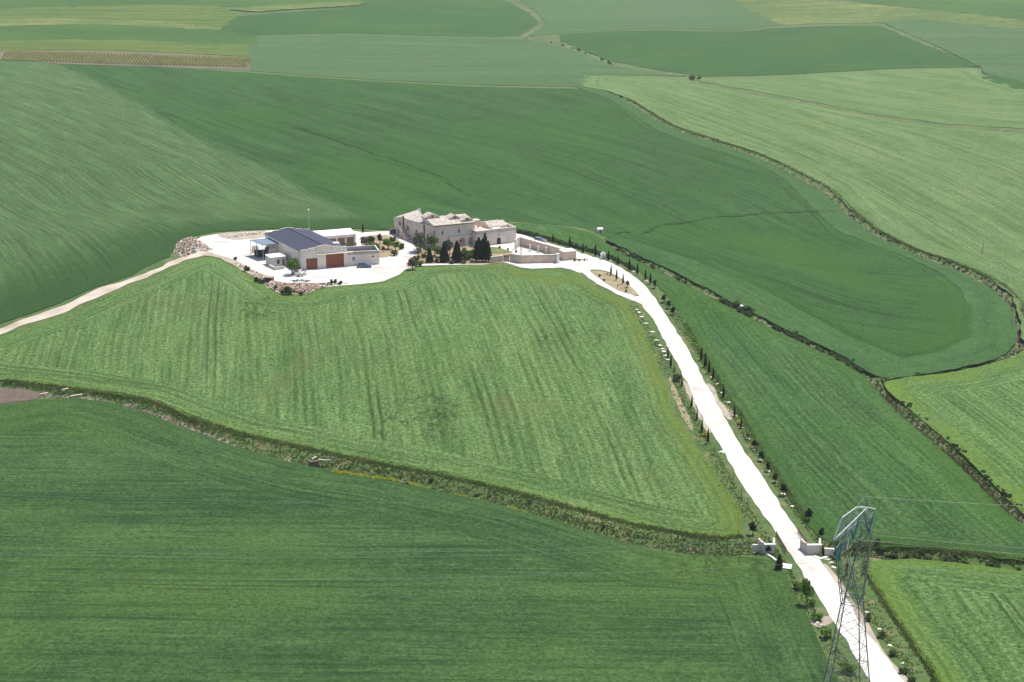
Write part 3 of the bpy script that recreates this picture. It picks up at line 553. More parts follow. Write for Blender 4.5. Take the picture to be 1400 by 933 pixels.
# machine under the canopy
g = G(355.5, 351); tr = empty('farm_trailer', g, .2, 'dark green tanker trailer parked under the front edge of the carport', 'trailer')
m = MB(); m.tube((-1.6, 0, 1.25), (1.6, 0, 1.25), .85, k=14); m.build('tank', simple('dark_green_paint', (.03, .055, .04), .5), tr)
m = MB(); m.box(-1.8, 2.6, -.35, .35, .35, .5); m.build('chassis', M_black, tr)
for sx in (-.6, .5):
    for sy in (-.9, .9): m = MB(); m.tube((sx, sy-.12, .45), (sx, sy+.12, .45), .45, k=14); m.build('wheel', M_black, tr)
for i, (px, py, lab) in enumerate(((348.5, 346, 'stack of upright brown planks at the left post of the carport'), (366, 347.5, 'stack of upright brown planks against the carport back wall'), (374, 344.5, 'dark crate pile beside the barn wall under the carport'))):
    g = G(px, py); t0 = empty('timber_stack', g, i, lab, 'timber')
    for k in range(7): m = MB(); x = -.9+k*.3; m.poly_prism([(x, -.3+.1*(k % 3), 0), (x+.2, -.3+.1*(k % 3), 0), (x+.25, .3, 2.0+.25*(k % 2)), (x+.05, .3, 2.0+.25*(k % 2))], (0, .12, 0)); m.build('plank', M_wood, t0)
# small outbuilding
oz = 2.7; oq = [P(362.2, 348.8, oz), P(369.5, 353.2, oz), P(391.6, 351.0, oz), P(383.5, 346.4, oz)]
ob = empty('small_outbuilding', oq[0].xy.to_3d(), 0, 'small grey outbuilding with white flat roof in front of the carport', 'outbuilding')
m = MB(); m.poly_prism(oq, (0, 0, .16)); m.build('roof', M_shed, ob); q = [lerp(v2(p), v2(sum(oq, Vector((0, 0, 0)))/4), .05) for p in oq]; m = MB(); L1 = (q[2]-q[1]).length; L0 = (q[1]-q[0]).length
wall(m, q[0], q[1], ZB, oz-.01); pp, n2 = wall(m, q[1], q[2], ZB, oz-.01, [(L1*.42, L1*.58, .7-ZB, 2.0-ZB), (L1*.75, L1*.9, -ZB, 2.1-ZB)], .25); wall(m, q[2], q[3], ZB, oz-.01); wall(m, q[3], q[0], ZB, oz-.01); m.build('wall', M_grey, ob)
pane('window', pp[0], n2, M_dark, ob); pane('door', pp[1], n2, M_wood, ob); shift(ob)
def lowwall(name, pts, h, t, mat, label, cat='wall', cop=None, **k):
    w = [G(*p) for p in pts]; r = empty(name, w[0], 0, label, cat, **k); m = MB(); c = MB()
    for i in range(len(w)-1):
        a, b = w[i].xy, w[i+1].xy; d = (b-a).normalized(); nn = Vector((-d.y, d.x))*t; e = d*.002
        za, zb = w[i].z, w[i+1].z; q = [a, b-e*2, b-e*2+nn, a+nn]
        m.prism(q, [za-.4, zb-.4, zb-.4, za-.4], [za+h, zb+h, zb+h, za+h])
        if cop: q = [a-nn*.12, b-e*3-nn*.12, b-e*3+nn*1.12, a+nn*1.12]; c.prism(q, [za+h+.003, zb+h+.003, zb+h+.003, za+h+.003], [za+h+.12, zb+h+.12, zb+h+.12, za+h+.12])
    m.build('wall_body', mat, r)
    if cop: c.build('coping', cop, r)
    shift(r); return r
lowwall('terrace_wall', [(368, 366), (376, 370), (389, 368)], .8, .25, M_grey, 'low grey terrace wall round the small outbuilding', cop=M_cop)
# rusty bin
g = G(368, 386); bn = empty('rusty_bin', g, -.25, 'dark rusty metal bin on the yard edge above the rubble', 'bin'); m = MB()
m.box(-1.15, 1.15, -.8, .8, .15, 1.45); [m.box(x-.05, x+.05, -.88, -.803, .15, 1.4) for x in (-1, -.5, 0, .5, 1)]; m.build('body', M_rust, bn)
m = MB(); m.box(-1.22, 1.22, -.87, .87, 1.453, 1.53); m.build('lid', simple('faded_lid', (.34, .22, .2), .8), bn); 
for x in (-.9, .9): m = MB(); m.box(x-.1, x+.1, -.7, .7, 0, .148); m.build('skid', M_black, bn)

# ------------------------------------------------------------------ masseria: main block
FA = v2(P(592.6, 309, 7.2)); FB = v2(P(649.2, 303.8, 7.2)); fx = (FB-FA).normalized(); fy = Vector((-fx.y, fx.x)); WF = (FB-FA).length
ma = empty('farmhouse', (FA.x, FA.y, 0), 0, 'tall stone farmhouse with tiled roof, three small gables and two blind arches', 'farmhouse')
mb = MB(); DP = 9.5; BA, BB = FA+fy*DP, FB+fy*DP
u_ = lambda px: (px-592.6)/(649.2-592.6)*WF
pp, n2 = wall(mb, FA, FB, ZB, 7.2, [(u_(626.2), u_(628.3), 4.7, 5.9), (u_(604), u_(606), 4.4, 5.6)], .3)
wall(mb, FB, BB, ZB, 7.2); wall(mb, BB, BA, ZB, 7.2); wall(mb, BA, FA, ZB, 7.2)
mb.add([(FB.x, FB.y, 7.2), (BB.x, BB.y, 7.2), (lerp(FB, BB, .8).x, lerp(FB, BB, .8).y, 8.25)], [(0, 1, 2)]); mb.add([(FA.x, FA.y, 7.2), (BA.x, BA.y, 7.2), (lerp(FA, BA, .8).x, lerp(FA, BA, .8).y, 8.25)], [(2, 1, 0)]); mb.build('wall', M_stone, ma)
for q in pp: pane('window', q, n2, M_dark, ma)
m = MB(); r0, r1 = lerp(FA, BA, .8), lerp(FB, BB, .8); ov = fy*-.3
m.poly_prism([o3(FA+ov, 7.12), o3(FB+ov, 7.12), o3(r1, 8.25), o3(r0, 8.25)], (0, 0, .14)); m.poly_prism([o3(r0, 8.25), o3(r1, 8.25), o3(BB, 7.2), o3(BA, 7.2)], (0, 0, .14)); rf = m.build('roof', M_tile, ma)
m = MB(); m.poly_prism([o3(FA+fy*-.32, 6.93), o3(FB+fy*-.32, 6.93), o3(FB+fy*-.02, 6.93), o3(FA+fy*-.02, 6.93)], (0, 0, .18)); m.build('cornice', M_wood, ma)
zr = lambda d: 7.2+(8.25-7.2)*d/(DP*.8)+.14
def gable(uc, d, w, h):                # small cross gable on the roof slope facing the front
    z0 = zr(d)-.3; c0 = FA+fx*uc+fy*d; L = c0-fx*w/2; Rr = c0+fx*w/2; bk = fy*3.6; m = MB(); zt = zr(d)+h
    m.add([o3(L, z0), o3(Rr, z0), o3(Rr, zr(d)+.25), o3(c0, zt), o3(L, zr(d)+.25)], [(0, 1, 2, 3, 4)]); m.add([o3(Rr, z0), o3(Rr+bk, z0), o3(Rr+bk, zr(d)+.25), o3(Rr, zr(d)+.25)], [(0, 1, 2, 3)])
    m.add([o3(L, z0), o3(L+bk, z0), o3(L+bk, zr(d)+.25), o3(L, zr(d)+.25)], [(3, 2, 1, 0)]); gb = m.build('gable', M_stone2, ma)
    m = MB()
    for s, e in ((L, -1), (Rr, 1)):
        e0 = s+fx*e*.25; f0 = -fy*.25; m.poly_prism([o3(e0+f0, zr(d)+.15), o3(c0+f0, zt+.05), o3(c0+bk, zt+.05), o3(e0+bk, zr(d)+.15)], (0, 0, .13))
    m.build('gable_roof', M_tile, gb); m = MB(); k = c0-fx*.25-fy*.04; m.poly_prism([o3(k, zr(d)+.2), o3(k+fx*.5, zr(d)+.2), o3(k+fx*.5, zr(d)+.8), o3(k, zr(d)+.8)], (-fy.x*.02, -fy.y*.02, 0)); m.build('attic_window', M_dark, gb)
gable(u_(640.5), 1.0, 3.5, 1.1); gable(u_(628), 3.8, 3.2, 1.1); gable(u_(601), 6.2, 4.6, 1.25)
m = MB(); a0 = FA+fx*u_(613)-fy*.75; a1 = FA+fx*(WF+.35)-fy*.75; LL = (a1-a0).length; f = lambda px: (px-613)/(650.8-613)*LL
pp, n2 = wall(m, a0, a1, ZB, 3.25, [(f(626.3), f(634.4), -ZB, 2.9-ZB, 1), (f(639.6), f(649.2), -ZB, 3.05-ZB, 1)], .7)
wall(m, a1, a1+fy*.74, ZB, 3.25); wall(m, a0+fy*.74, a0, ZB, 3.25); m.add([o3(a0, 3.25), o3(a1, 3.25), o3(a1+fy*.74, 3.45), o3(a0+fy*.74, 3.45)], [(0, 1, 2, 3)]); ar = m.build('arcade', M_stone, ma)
for k, q in enumerate(pp): pane('blind_arch', q, n2, M_arch_shade, ar)  # arch panes carry the recess shade in their darker colour
m = MB(); k = FA+fx*u_(627.5)-fy*.28; m.poly_prism([o3(k, 1.5), o3(k+fx*.75, 1.5), o3(k+fx*.75, 2.0), o3(k, 2.0)], (-fy.x*.05, -fy.y*.05, 0)); m.build('window', M_dark, ma)
m = MB(); m.tube(o3(FA+fx*.25-fy*.1, 0), o3(FA+fx*.25-fy*.1, 5.6), .1); m.build('drainpipe', M_black, ma)
shift(ma)
# ------------------------------------------------------------------ masseria: old left wing
LB = v2(P(538.5, 297.3, 5.2)); LW = (FA-LB).length; lx = (FA-LB).normalized(); ly = Vector((-lx.y, lx.x))
lw = empty('old_wing', (LB.x, LB.y, 0), 0, 'old rubble-stone wing with two tall black flues, at the left end of the farmhouse', 'house')
lf = lambda px: (px-538.5)/(592.6-538.5)*LW; m = MB(); FAe = FA-lx*.02
ops = [(lf(545.3), lf(548.3), 3.3-ZB, 4.5-ZB), (lf(543.5), lf(546), .6-ZB, 1.7-ZB), (lf(556.5), lf(559.2), 2.6-ZB, 4.0-ZB), (lf(568.5), lf(571.2), 2.6-ZB, 3.9-ZB), (lf(584), lf(586), 2.3-ZB, 4.-ZB), (lf(564.5), lf(566.8), .2-ZB, 1.1-ZB)]
pp, n2 = wall(m, LB, FAe, ZB, 5.2, ops, .3); K0, K1 = LB+ly*9, FA+fy*6.5
wall(m, K0, LB, ZB, 5.2); wall(m, K1, K0, ZB, 5.2)
def rise(a, b, za, zb): m.add([o3(a, 5.2), o3(b, 5.2), o3(b, zb), o3(a, za)], [(0, 1, 2, 3)])
s1, s2, s3 = LB+lx*lf(550.5), LB+lx*lf(554), LB+lx*lf(575); rise(LB, s1, 5.2, 6.3); rise(s1, s2, 6.3, 5.9); rise(s2, s3, 5.9, 6.4); rise(s3, FAe, 6.4, 7.1)
m.add([o3(FAe, 5.2), o3(K1, 5.2), o3(K1, 6.85), o3(FAe, 7.1)], [(0, 1, 2, 3)]); m.add([o3(K1, 5.2), o3(K0, 5.2), o3(K0, 6.6), o3(K1, 7.1)], [(0, 1, 2, 3)]); m.add([o3(K0, 5.2), o3(LB, 5.2), o3(K0, 6.6)], [(0, 1, 2)])
m.build('wall', M_stone2, lw)
for q in pp: pane('window', q, n2, M_glass, lw)
m = MB(); in_ = ly*.25; top = [(LB+lx*.2, 5.25), (s1, 6.32), (s2, 5.95), (s3, 6.45), (FAe, 7.15)]; bk = [(K0, 6.7), (lerp(K0, K1, .25), 7.0), (lerp(K0, K1, .4), 7.1), (lerp(K0, K1, .7), 7.05), (K1, 6.9)]
for i in range(4): m.poly_prism([o3(top[i][0]+in_, top[i][1]-.1), o3(top[i+1][0]+in_, top[i+1][1]-.1), o3(*bk[i+1]), o3(*bk[i])], (0, 0, .12))
m.build('roof', M_tile, lw)
for px, z0, z1 in ((552.2, 3.1, 6.6), (580.6, .4, 6.2)):
    b0 = LB+lx*lf(px)-ly*.22; m = MB(); m.prism([b0-lx*.2-ly*.02, b0+lx*.2-ly*.02, b0+lx*.2+ly*.2, b0-lx*.2+ly*.2], z0, z1); m.prism([b0-lx*.26-ly*.08, b0+lx*.26-ly*.08, b0+lx*.26+ly*.2, b0-lx*.26+ly*.2], z1+.002, z1+.2); m.build('flue', M_black, lw)
m = MB(); e0 = LB+lx*lf(552.5); wd = lf(563)-lf(552.5)                       # outside stair on solid masonry
for k in range(10): m.prism([e0+lx*wd*k/10-ly*1.7, e0+lx*wd*(k+1)/10-ly*1.7, e0+lx*wd*(k+1)/10-ly*.01, e0+lx*wd*k/10-ly*.01], ZB, 3.1-k*.27)
m.build('outside_stair', M_court, lw)
shift(lw)
an_ = G(558.3, 300); an_ = Vector((LB+lx*lf(559)+ly*4).to_3d()); ant = empty('roof_aerial', (an_.x, an_.y, 6.6), 0, 'thin white dish aerial on the roof of the old stone wing', 'aerial')
m = MB(); m.tube((0, 0, .2), (0, 0, 2.6), .06); m.build('mast', M_steel, ant); m = MB(); m.tube((0, -.05, 2.5), (0, -.25, 2.55), .15, .5, k=12); m.build('dish', M_white, ant)
# ------------------------------------------------------------------ masseria: low right wing with terrace
R0 = v2(P(651.2, 317.2, 4.8)); R1 = v2(P(705.8, 310.8, 4.8)); rx = (R1-R0).normalized(); ry = Vector((-rx.y, rx.x)); WR = (R1-R0).length; R2, R3 = R1+ry*12, R0+ry*12
rw = empty('low_wing', (R0.x, R0.y, 0), 0, 'low pale wing with roof terrace and arched dark doorway, right of the farmhouse', 'house')
rf_ = lambda px: (px-651.2)/(705.8-651.2)*WR; m = MB()
pp, n2 = wall(m, R0, R1, ZB, 4.8, [(rf_(679), rf_(684.6), -ZB, 2.2-ZB, 1)], .3); wall(m, R1, R2, ZB, 4.8); wall(m, R2, R3, ZB, 4.8); wall(m, R3, R0, ZB, 4.8); m.build('wall', M_stone, rw)
dr = pane('arched_door', pp[0], n2, M_dark, rw); m = MB(); k = R0+rx*rf_(682.6)-ry*-.2; m.tube(o3(k, 1.0), o3(k, 1.15), .05); m.build('handle', M_steel, dr)
m = MB(); m.prism([R0+rx*.3+ry*.3, R1-rx*.3+ry*.3, R2-rx*.3-ry*.3, R3+rx*.3-ry*.3], 3.9, 4.0); m.build('terrace_floor', M_pink, rw)
m = MB()
for q in ([R0, R1, R1+ry*.3, R0+ry*.3], [R3, R2, R2-ry*.3, R3-ry*.3], [R1-rx*.3+ry*.3, R1+ry*.3, R2-ry*.3, R2-rx*.3-ry*.3], [R0+ry*.3, R0+rx*.3+ry*.3, R3+rx*.3-ry*.3, R3-ry*.3]): m.prism(q, 4.001, 4.95)
pa = m.build('parapet', M_cop, rw)
m = MB(); m.poly_prism([o3(R0-ry*.1, 4.42), o3(R1-ry*.1, 4.42), o3(R1-ry*.01, 4.42), o3(R0-ry*.01, 4.42)], (0, 0, .14)); m.build('string_course', M_stone2, rw)
m = MB(); a, b = R0+rx*WR*.5+ry*4.5, R1-rx*.5+ry*4.5; ah = ry*6.5
m.poly_prism([o3(a, 4.6), o3(b, 4.6), o3(b+ah*.5, 5.7), o3(a+ah*.5, 5.7)], (0, 0, .12)); m.poly_prism([o3(a+ah*.5, 5.7), o3(b+ah*.5, 5.7), o3(b+ah, 4.6), o3(a+ah, 4.6)], (0, 0, .12)); m.build('tile_roof', M_tile, rw)
m = MB(); m.prism([a, b, b+ah, a+ah], 4.001, 4.6); m.add([o3(b, 4.6), o3(b+ah, 4.6), o3(b+ah*.5, 5.7)], [(0, 1, 2)]); m.add([o3(a, 4.6), o3(a+ah, 4.6), o3(a+ah*.5, 5.7)], [(2, 1, 0)]); m.build('roof_room', M_stone, rw)
m = MB(); a = R0+rx*WR*.18+ry*9; m.prism([a, a+rx*3.6, a+rx*3.6+ry*2.2, a+ry*2.2], 4.001, 6.3); m.build('stair_tower', M_court, rw)
m = MB(); a = R0+rx*WR*.48+ry*1.2; m.prism([a, a+rx*2.6, a+rx*2.6+ry*1.4, a+ry*1.4], 4.001, 4.9); m.build('lit_parapet', M_white, rw)  # white block for a lit parapet stretch, its brightness put into the colour
m = MB(); m.poly_prism([o3(R0+rx*.6+ry*1., 4.05), o3(R0+rx*3.4+ry*1., 4.05), o3(R0+rx*3.4+ry*7, 5.1), o3(R0+rx*.6+ry*7, 5.1)], (0, 0, .1)); m.build('lean_to_roof', M_tile, rw)
m = MB(); k = R0+rx*rf_(681.6)-ry*.04; m.poly_prism([o3(k-rx*.07, 2.7), o3(k+rx*.07, 2.7), o3(k+rx*.07, 3.6), o3(k-rx*.07, 3.6)], (-ry.x*.05, -ry.y*.05, 0)); m.poly_prism([o3(k-rx*.28, 3.2), o3(k+rx*.28, 3.2), o3(k+rx*.28, 3.33), o3(k-rx*.28, 3.33)], (-ry.x*.07, -ry.y*.07, 0)); m.build('wall_cross', M_wood, rw)
shift(rw); shift(rt); shift(an)
# ------------------------------------------------------------------ courtyard
lowwall('courtyard_wall', [(764, 359.2), (712, 360.6), (697, 358)], 2.4, -.4, M_court, 'pale stone courtyard wall with worn panels, facing the wheat field', cop=M_cop)
lowwall('boundary_wall', [(687.6, 358.2), (671, 360)], 1.8, -.35, M_court, 'short low stone wall between the cypress clump and the wooden gate', cop=M_cop)
lowwall('courtyard_wall', [(709.5, 335.5), (771, 353)], 2.6, .9, M_court, 'long tan stone wall closing the far side of the courtyard', cop=M_cop)
q = [P(770.5, 344.5, 2.7), P(788, 343, 2.7), P(781, 339.3, 2.7), P(764, 341, 2.7)]; bw = empty('stone_block', q[0].xy.to_3d(), 0, 'flat-topped stone block ending the far courtyard wall, beside the drive', 'wall')
m = MB(); m.prism([v2(p) for p in q], -.6, 2.55); m.build('wall_body', M_court, bw); m = MB(); cqn = sum([v2(p) for p in q], Vector((0, 0)))/4; m.prism([lerp(cqn, v2(p), 1.04) for p in q], 2.553, 2.7); m.build('coping', M_cop, bw); shift(bw)
g = G(697, 358); g2 = G(688, 358.2); gt = empty('wooden_gate', g2, 0, 'brown wooden courtyard gate between two stretches of stone wall', 'gate'); d = (g-g2); d.z = 0; d.normalize(); L = (g-g2).length-.1
for k in range(9): m = MB(); a = g2.xy+d.xy*(.05+L*k/9); b = g2.xy+d.xy*(.02+L*(k+1)/9); m.prism([a, b, b+Vector((-d.y, d.x))*.08, a+Vector((-d.y, d.x))*.08], g2.z+.1, g2.z+2.0); m.build('board', M_wood, gt)

for z in (.4, 1.6): m = MB(); m.prism([g2.xy, g2.xy+d.xy*L, g2.xy+d.xy*L-Vector((-d.y, d.x))*.06, g2.xy-Vector((-d.y, d.x))*.06], g2.z+z, g2.z+z+.12); m.build('rail', M_wood, gt)
shift(gt)
def pillar(px, py, h, w, lab, mat=M_cop, grp=None):
    g = G(px, py); r = empty('stone_pillar', g, .3, lab, 'pillar', grp); m = MB(); m.box(-w/2, w/2, -w/2, w/2, -.3, h); m.build('shaft', mat, r)
    m = MB(); m.box(-w*.65, w*.65, -w*.65, w*.65, h+.002, h+.16); m.build('cap', M_cop, r)
    m = MB(); m.box(-w*.62, w*.62, -w*.62, w*.62, -.3, .25); m.build('plinth', M_cop, r); return r
for k, (px, py) in enumerate(((724.8, 344), (735.8, 345.7), (746.7, 347.3), (757.6, 349))):
    pillar(px, py, 1.9, .42, 'free-standing courtyard pillar, %s of the row of four counting from the house' % ('first', 'second', 'third', 'fourth')[k], grp='courtyard pillars')
pillar(705, 341, 3.0, .5, 'tall gatepost at the right front corner of the low wing'); pillar(708.5, 338, 2.8, .6, 'cream gatepost where the far courtyard wall begins', M_white)
pillar(762.5, 359.8, 2.7, .7, 'white end pier of the front courtyard wall', M_white)
def pole(name, px, py, h, r, lab, cat, lamp=False, arm=False):
    g = G(px, py); t = empty(name, g, 0, lab, cat); m = MB(); m.tube((0, 0, -.3), (0, 0, h), r*1.2, r*.7, k=8); m.build('pole', M_steel if lamp else M_wood, t)
    if lamp: m = MB(); m.tube((0, 0, h), (0, 0, h+.35), .3, .12, k=8); m.build('lamp_head', M_white, t)
    if arm: m = MB(); m.box(-.7, .7, -.06, .06, h-.5, h-.38); m.build('crossarm', M_steel, t)
pole('utility_pole', 712.3, 359.9, 7.8, .13, 'wooden utility pole in front of the courtyard wall', 'pole', arm=True)
pole('lamp_post', 423.2, 322, 8.2, .07, 'tall slender lamp post with pale head behind the barn', 'lamp post', lamp=True)
pole('utility_pole', 1343, 347, 4.6, .09, 'lone thin pole standing in the pale field at the right', 'pole', arm=True)
pole('sign_post', 868, 413, 2.1, .05, 'short thin post on the tip of the planted island', 'post', arm=True)
pole('utility_pole', 589.5, 369, 9.0, .06, 'thin grey pole beside the leftmost dark conifer in the garden', 'pole') if False else None
# gazebo
g = G(606, 333); gz = empty('gazebo', g, .4, 'white pyramid-roofed garden gazebo in front of the farmhouse', 'gazebo'); m = MB()
m.add([(-1.4, -1.4, 1.5), (1.4, -1.4, 1.5), (1.4, 1.4, 1.5), (-1.4, 1.4, 1.5), (0, 0, 3.1)], [(0, 1, 4), (1, 2, 4), (2, 3, 4), (3, 0, 4), (3, 2, 1, 0)]); m.build('roof', M_cop, gz)
for sx in (-1.2, 1.2):
    for sy in (-1.2, 1.2): m = MB(); m.tube((sx, sy, -.2), (sx, sy, 1.5), .08); m.build('post', M_white, gz)
g = G(615.5, 333); gz = empty('stone_oven', g, .2, 'small domed stone oven right of the pyramid gazebo', 'oven'); m = MB(); m.tube((0, 0, -.2), (0, 0, 1.), .95, .9, 12); m.build('base', M_cop, gz)
m = MB(); [m.tube((0, 0, 1.+z0), (0, 0, 1.+z1), ra, rb, 12) for z0, z1, ra, rb in ((0, .4, .9, .75), (.4, .8, .75, .4), (.8, 1.1, .4, .05))]; m.build('dome', M_cop, gz)
lowwall('garden_wall', [(592, 338.5), (606, 337.5), (630, 337), (651, 337.5)], .45, .4, M_cop, 'low pale garden wall along the foot of the farmhouse')
# stone hut far in the field, shrine by the drive
g = G(819.7, 318.5); h = empty('stone_hut', g, .3, 'tiny isolated pale stone hut in the dark field behind the drive', 'hut'); m = MB(); m.box(-.9, .9, -.7, .7, -.3, 1.2); m.build('wall', M_stone, h)
m = MB(); m.poly_prism([(-1, -.85, 1.2), (1, -.85, 1.2), (1, 0, 1.7), (-1, 0, 1.7)], (0, 0, .08)); m.poly_prism([(-1, 0, 1.7), (1, 0, 1.7), (1, .85, 1.2), (-1, .85, 1.2)], (0, 0, .08)); m.build('roof', M_cop, h); m = MB(); m.box(-.25, .25, -.74, -.703, 0, .9); m.build('door', M_dark, h)
g = G(824.5, 354.8); h = empty('shrine', g, .1, 'white arched roadside shrine between two cypresses along the drive', 'shrine')
m = MB(); pp, n2 = wall(m, (-.75, -.3), (.75, -.3), -.2, 1.7, [(.35, 1.15, .2, 1.6, 1)], .35); wall(m, (.75, -.3), (.75, .3), -.2, 1.7); wall(m, (.75, .3), (-.75, .3), -.2, 1.7); wall(m, (-.75, .3), (-.75, -.3), -.2, 1.7); m.build('wall', M_white, h); pane('niche', pp[0], n2, M_grey, h)
m = MB(); m.add([(-.85, -.4, 1.7), (.85, -.4, 1.7), (0, -.4, 2.3), (-.85, .4, 1.7), (.85, .4, 1.7), (0, .4, 2.3)], [(0, 1, 2), (5, 4, 3), (1, 4, 5, 2), (0, 2, 5, 3), (0, 3, 4, 1)]); m.build('pediment', M_white, h)
# ------------------------------------------------------------------ cars
def car(px, py, rz, rgb, lab, hatch=True):
    g = G(px, py, .06); r = empty('parked_car', g, rz, lab, 'car'); mt = simple('car_paint', rgb, .3, .03, 1); mt.node_tree.nodes['Principled BSDF'].inputs['Specular IOR Level'].default_value = .5
    body = [(-2.05, .3), (-2.1, .62), (-1.98, .88), (-1.2, .93), (.95, .93), (1.85, .78), (2.08, .6), (2.08, .3)]
    m = MB(); bm = bmesh.new(); n = len(body); rows = []
    for y, k in ((-.84, .97), (-.8, 1.), (.8, 1.), (.84, .97)): rows.append([bm.verts.new((x*k, y, .3+(z-.3)*(1 if abs(y) < .82 else .9))) for x, z in body])
    for a, b in zip(rows, rows[1:]):
        for i in range(n): bm.faces.new((a[i], a[(i+1) % n], b[(i+1) % n], b[i]))
    bm.faces.new(rows[0][::-1]); bm.faces.new(rows[-1]); bm.normal_update(); bmesh.ops.recalc_face_normals(bm, faces=bm.faces); me = bpy.data.meshes.new('body'); bm.to_mesh(me); bm.free(); me.materials.append(mt); o = bpy.data.objects.new('body', me); C.objects.link(o); o.parent = r
    m = MB(); lo = [(-1.85, .93), (1.0, .93)]; hi = [(-1.55, 1.38), (.25, 1.4)]
    m.add([(lo[0][0], -.76, .93), (lo[1][0], -.76, .93), (lo[1][0], .76, .93), (lo[0][0], .76, .93), (hi[0][0], -.62, 1.38), (hi[1][0], -.62, 1.4), (hi[1][0], .62, 1.4), (hi[0][0], .62, 1.38)], [(0, 1, 5, 4), (1, 2, 6, 5), (2, 3, 7, 6), (3, 0, 4, 7)]); m.build('window', M_glass, r)
    m = MB(); m.prism([(hi[0][0]-.02, -.63), (hi[1][0]+.03, -.63), (hi[1][0]+.03, .63), (hi[0][0]-.02, .63)], 1.382, 1.46); m.build('roof', mt, r)
    for sx in (-1.28, 1.3):
        for sy in (-.8, .8): m = MB(); m.tube((sx, sy-.1, .32), (sx, sy+.1, .32), .33, k=14); w = m.build('wheel', M_black, r); m = MB(); m.tube((sx, sy+(.101 if sy > 0 else -.101), .32), (sx, sy+(.115 if sy > 0 else -.115), .32), .19, k=10); m.build('rim', M_steel, w)
    for sy in (-.6, .6): m = MB(); m.box(2.0, 2.1, sy-.17, sy+.17, .58, .72); m.build('headlight', M_white, r)
    for sy in (-.66, .66): m = MB(); m.box(-2.12, -2.03, sy-.12, sy+.12, .62, .78); m.build('tail_light', M_rust, r)
    return r
car(498.3, 366, .05, (.06, .10, .17), 'dark blue car parked in front of the annex beside the barn')
car(560.5, 327.5, -.35, (.50, .53, .58), 'silver-white car parked at the foot of the outside stair')
car(738.5, 331.5, -.45, (.16, .18, .22), 'dark grey car parked behind the far courtyard wall')
car(541.5, 319.2, .2, (.12, .035, .05), 'dark red car parked at the left end of the old stone wing')
g = G(549.8, 326.8); y = empty('yellow_barrel', g, 0, 'yellow-ochre barrel standing left of the silver-white car', 'barrel'); m = MB(); m.tube((0, 0, 0), (0, 0, 1.1), .3, .3, 12); m.build('drum', simple('ochre_paint', (.4, .27, .05), .6), y); m = MB(); m.tube((0, 0, 1.1), (0, 0, 1.5), .34, .3, 12); m.build('lid', M_court, y)
# ------------------------------------------------------------------ rubble and scrap
def heap(name, pxs, n, rmin, rmax, h, mats, lab, cat, seed):
    rr = random.Random(seed); poly = np.array(pxs, float); w = PXW(poly); cxy = w.mean(0); x0, y0 = w.min(0); x1, y1 = w.max(0); t = [MB() for _ in mats]; c = 0
    while c < n:
        x, y = rr.uniform(x0, x1), rr.uniform(y0, y1)
        if not inside(np.array([x]), np.array([y]), w)[0]: continue
        d = pdist(np.array([x]), np.array([y]), w, True)[0][0]; hh = h*min(1, d/2.2); r = rr.uniform(rmin, rmax)
        t[rr.randrange(len(mats))].rock((x, y, float(ground_z(x, y))+hh*rr.uniform(.5, 1)), r, rr.uniform(.5, .9), rr.random()); c += 1
    me = MB(); idx = []
    for i, q in enumerate(t): me.add(q.v, q.f); idx += [i]*len(q.f)
    me.sm = [False]*len(me.f); o = me.build(name, mats, None, lab, cat, kind='stuff'); o.data.polygons.foreach_set('material_index', idx); return o
M_r1 = simple('rubble_tan', (.46, .34, .27), .95, .3, 1); M_r2 = simple('rubble_orange', (.45, .28, .19), .95, .3, 1); M_r3 = simple('rubble_white', (.62, .57, .5), .95, .15, 1); M_r4 = simple('rubble_dark', (.13, .1, .08), .95, .3, 1)
heap('rubble_heap', [(237, 345), (240, 333), (250, 327), (268, 325), (278, 333), (292, 342), (284, 345), (270, 344), (255, 352), (246, 353)], 1100, .1, .34, .8, [M_r1, M_r1, M_r3, M_r4], 'heap of tan broken stone at the far left of the yard, beside the farm track', 'rubble', 1)
heap('rubble_heap', [(362, 388), (372, 385), (395, 388), (420, 388), (440, 388), (436, 395), (418, 403), (400, 402), (380, 400), (366, 396)], 1500, .1, .32, .9, [M_r2, M_r1, M_r3, M_r2, M_r4], 'orange and white rubble heap below the rusty bin', 'rubble', 2)
heap('rubble_heap', [(428, 388), (450, 386.5), (480, 387), (462, 391), (440, 395)], 130, .15, .45, .5, [M_r3, M_r4, M_r1], 'scattered pale stones and dark weeds right of the blue sheets', 'rubble', 3)
heap('scrap_heap', [(398, 373), (405, 366), (416, 370), (421, 376), (411, 380), (402, 379)], 120, .2, .5, .9, [M_r4, M_steel, M_r4, M_r3], 'grey scrap metal heap at the left front corner of the barn', 'scrap', 4)
heap('rubble_heap', [(305, 324), (330, 319), (360, 317.5), (360, 321), (335, 325), (312, 327)], 160, .15, .4, .5, [M_r1, M_r3], 'thin scatter of stone along the back edge of the yard', 'rubble', 5)
heap('rubble_heap', [(318, 358), (335, 363), (360, 377), (362, 384), (345, 378), (325, 366)], 120, .2, .5, .6, [M_r1, M_r3, M_r4], 'loose stones along the bank left of the rusty bin', 'rubble', 6)
g = G(409, 388.5); r = empty('blue_sheeting', g, 0, 'crumpled blue sheeting lying on the rubble heap', 'sheeting'); rr = random.Random(5)
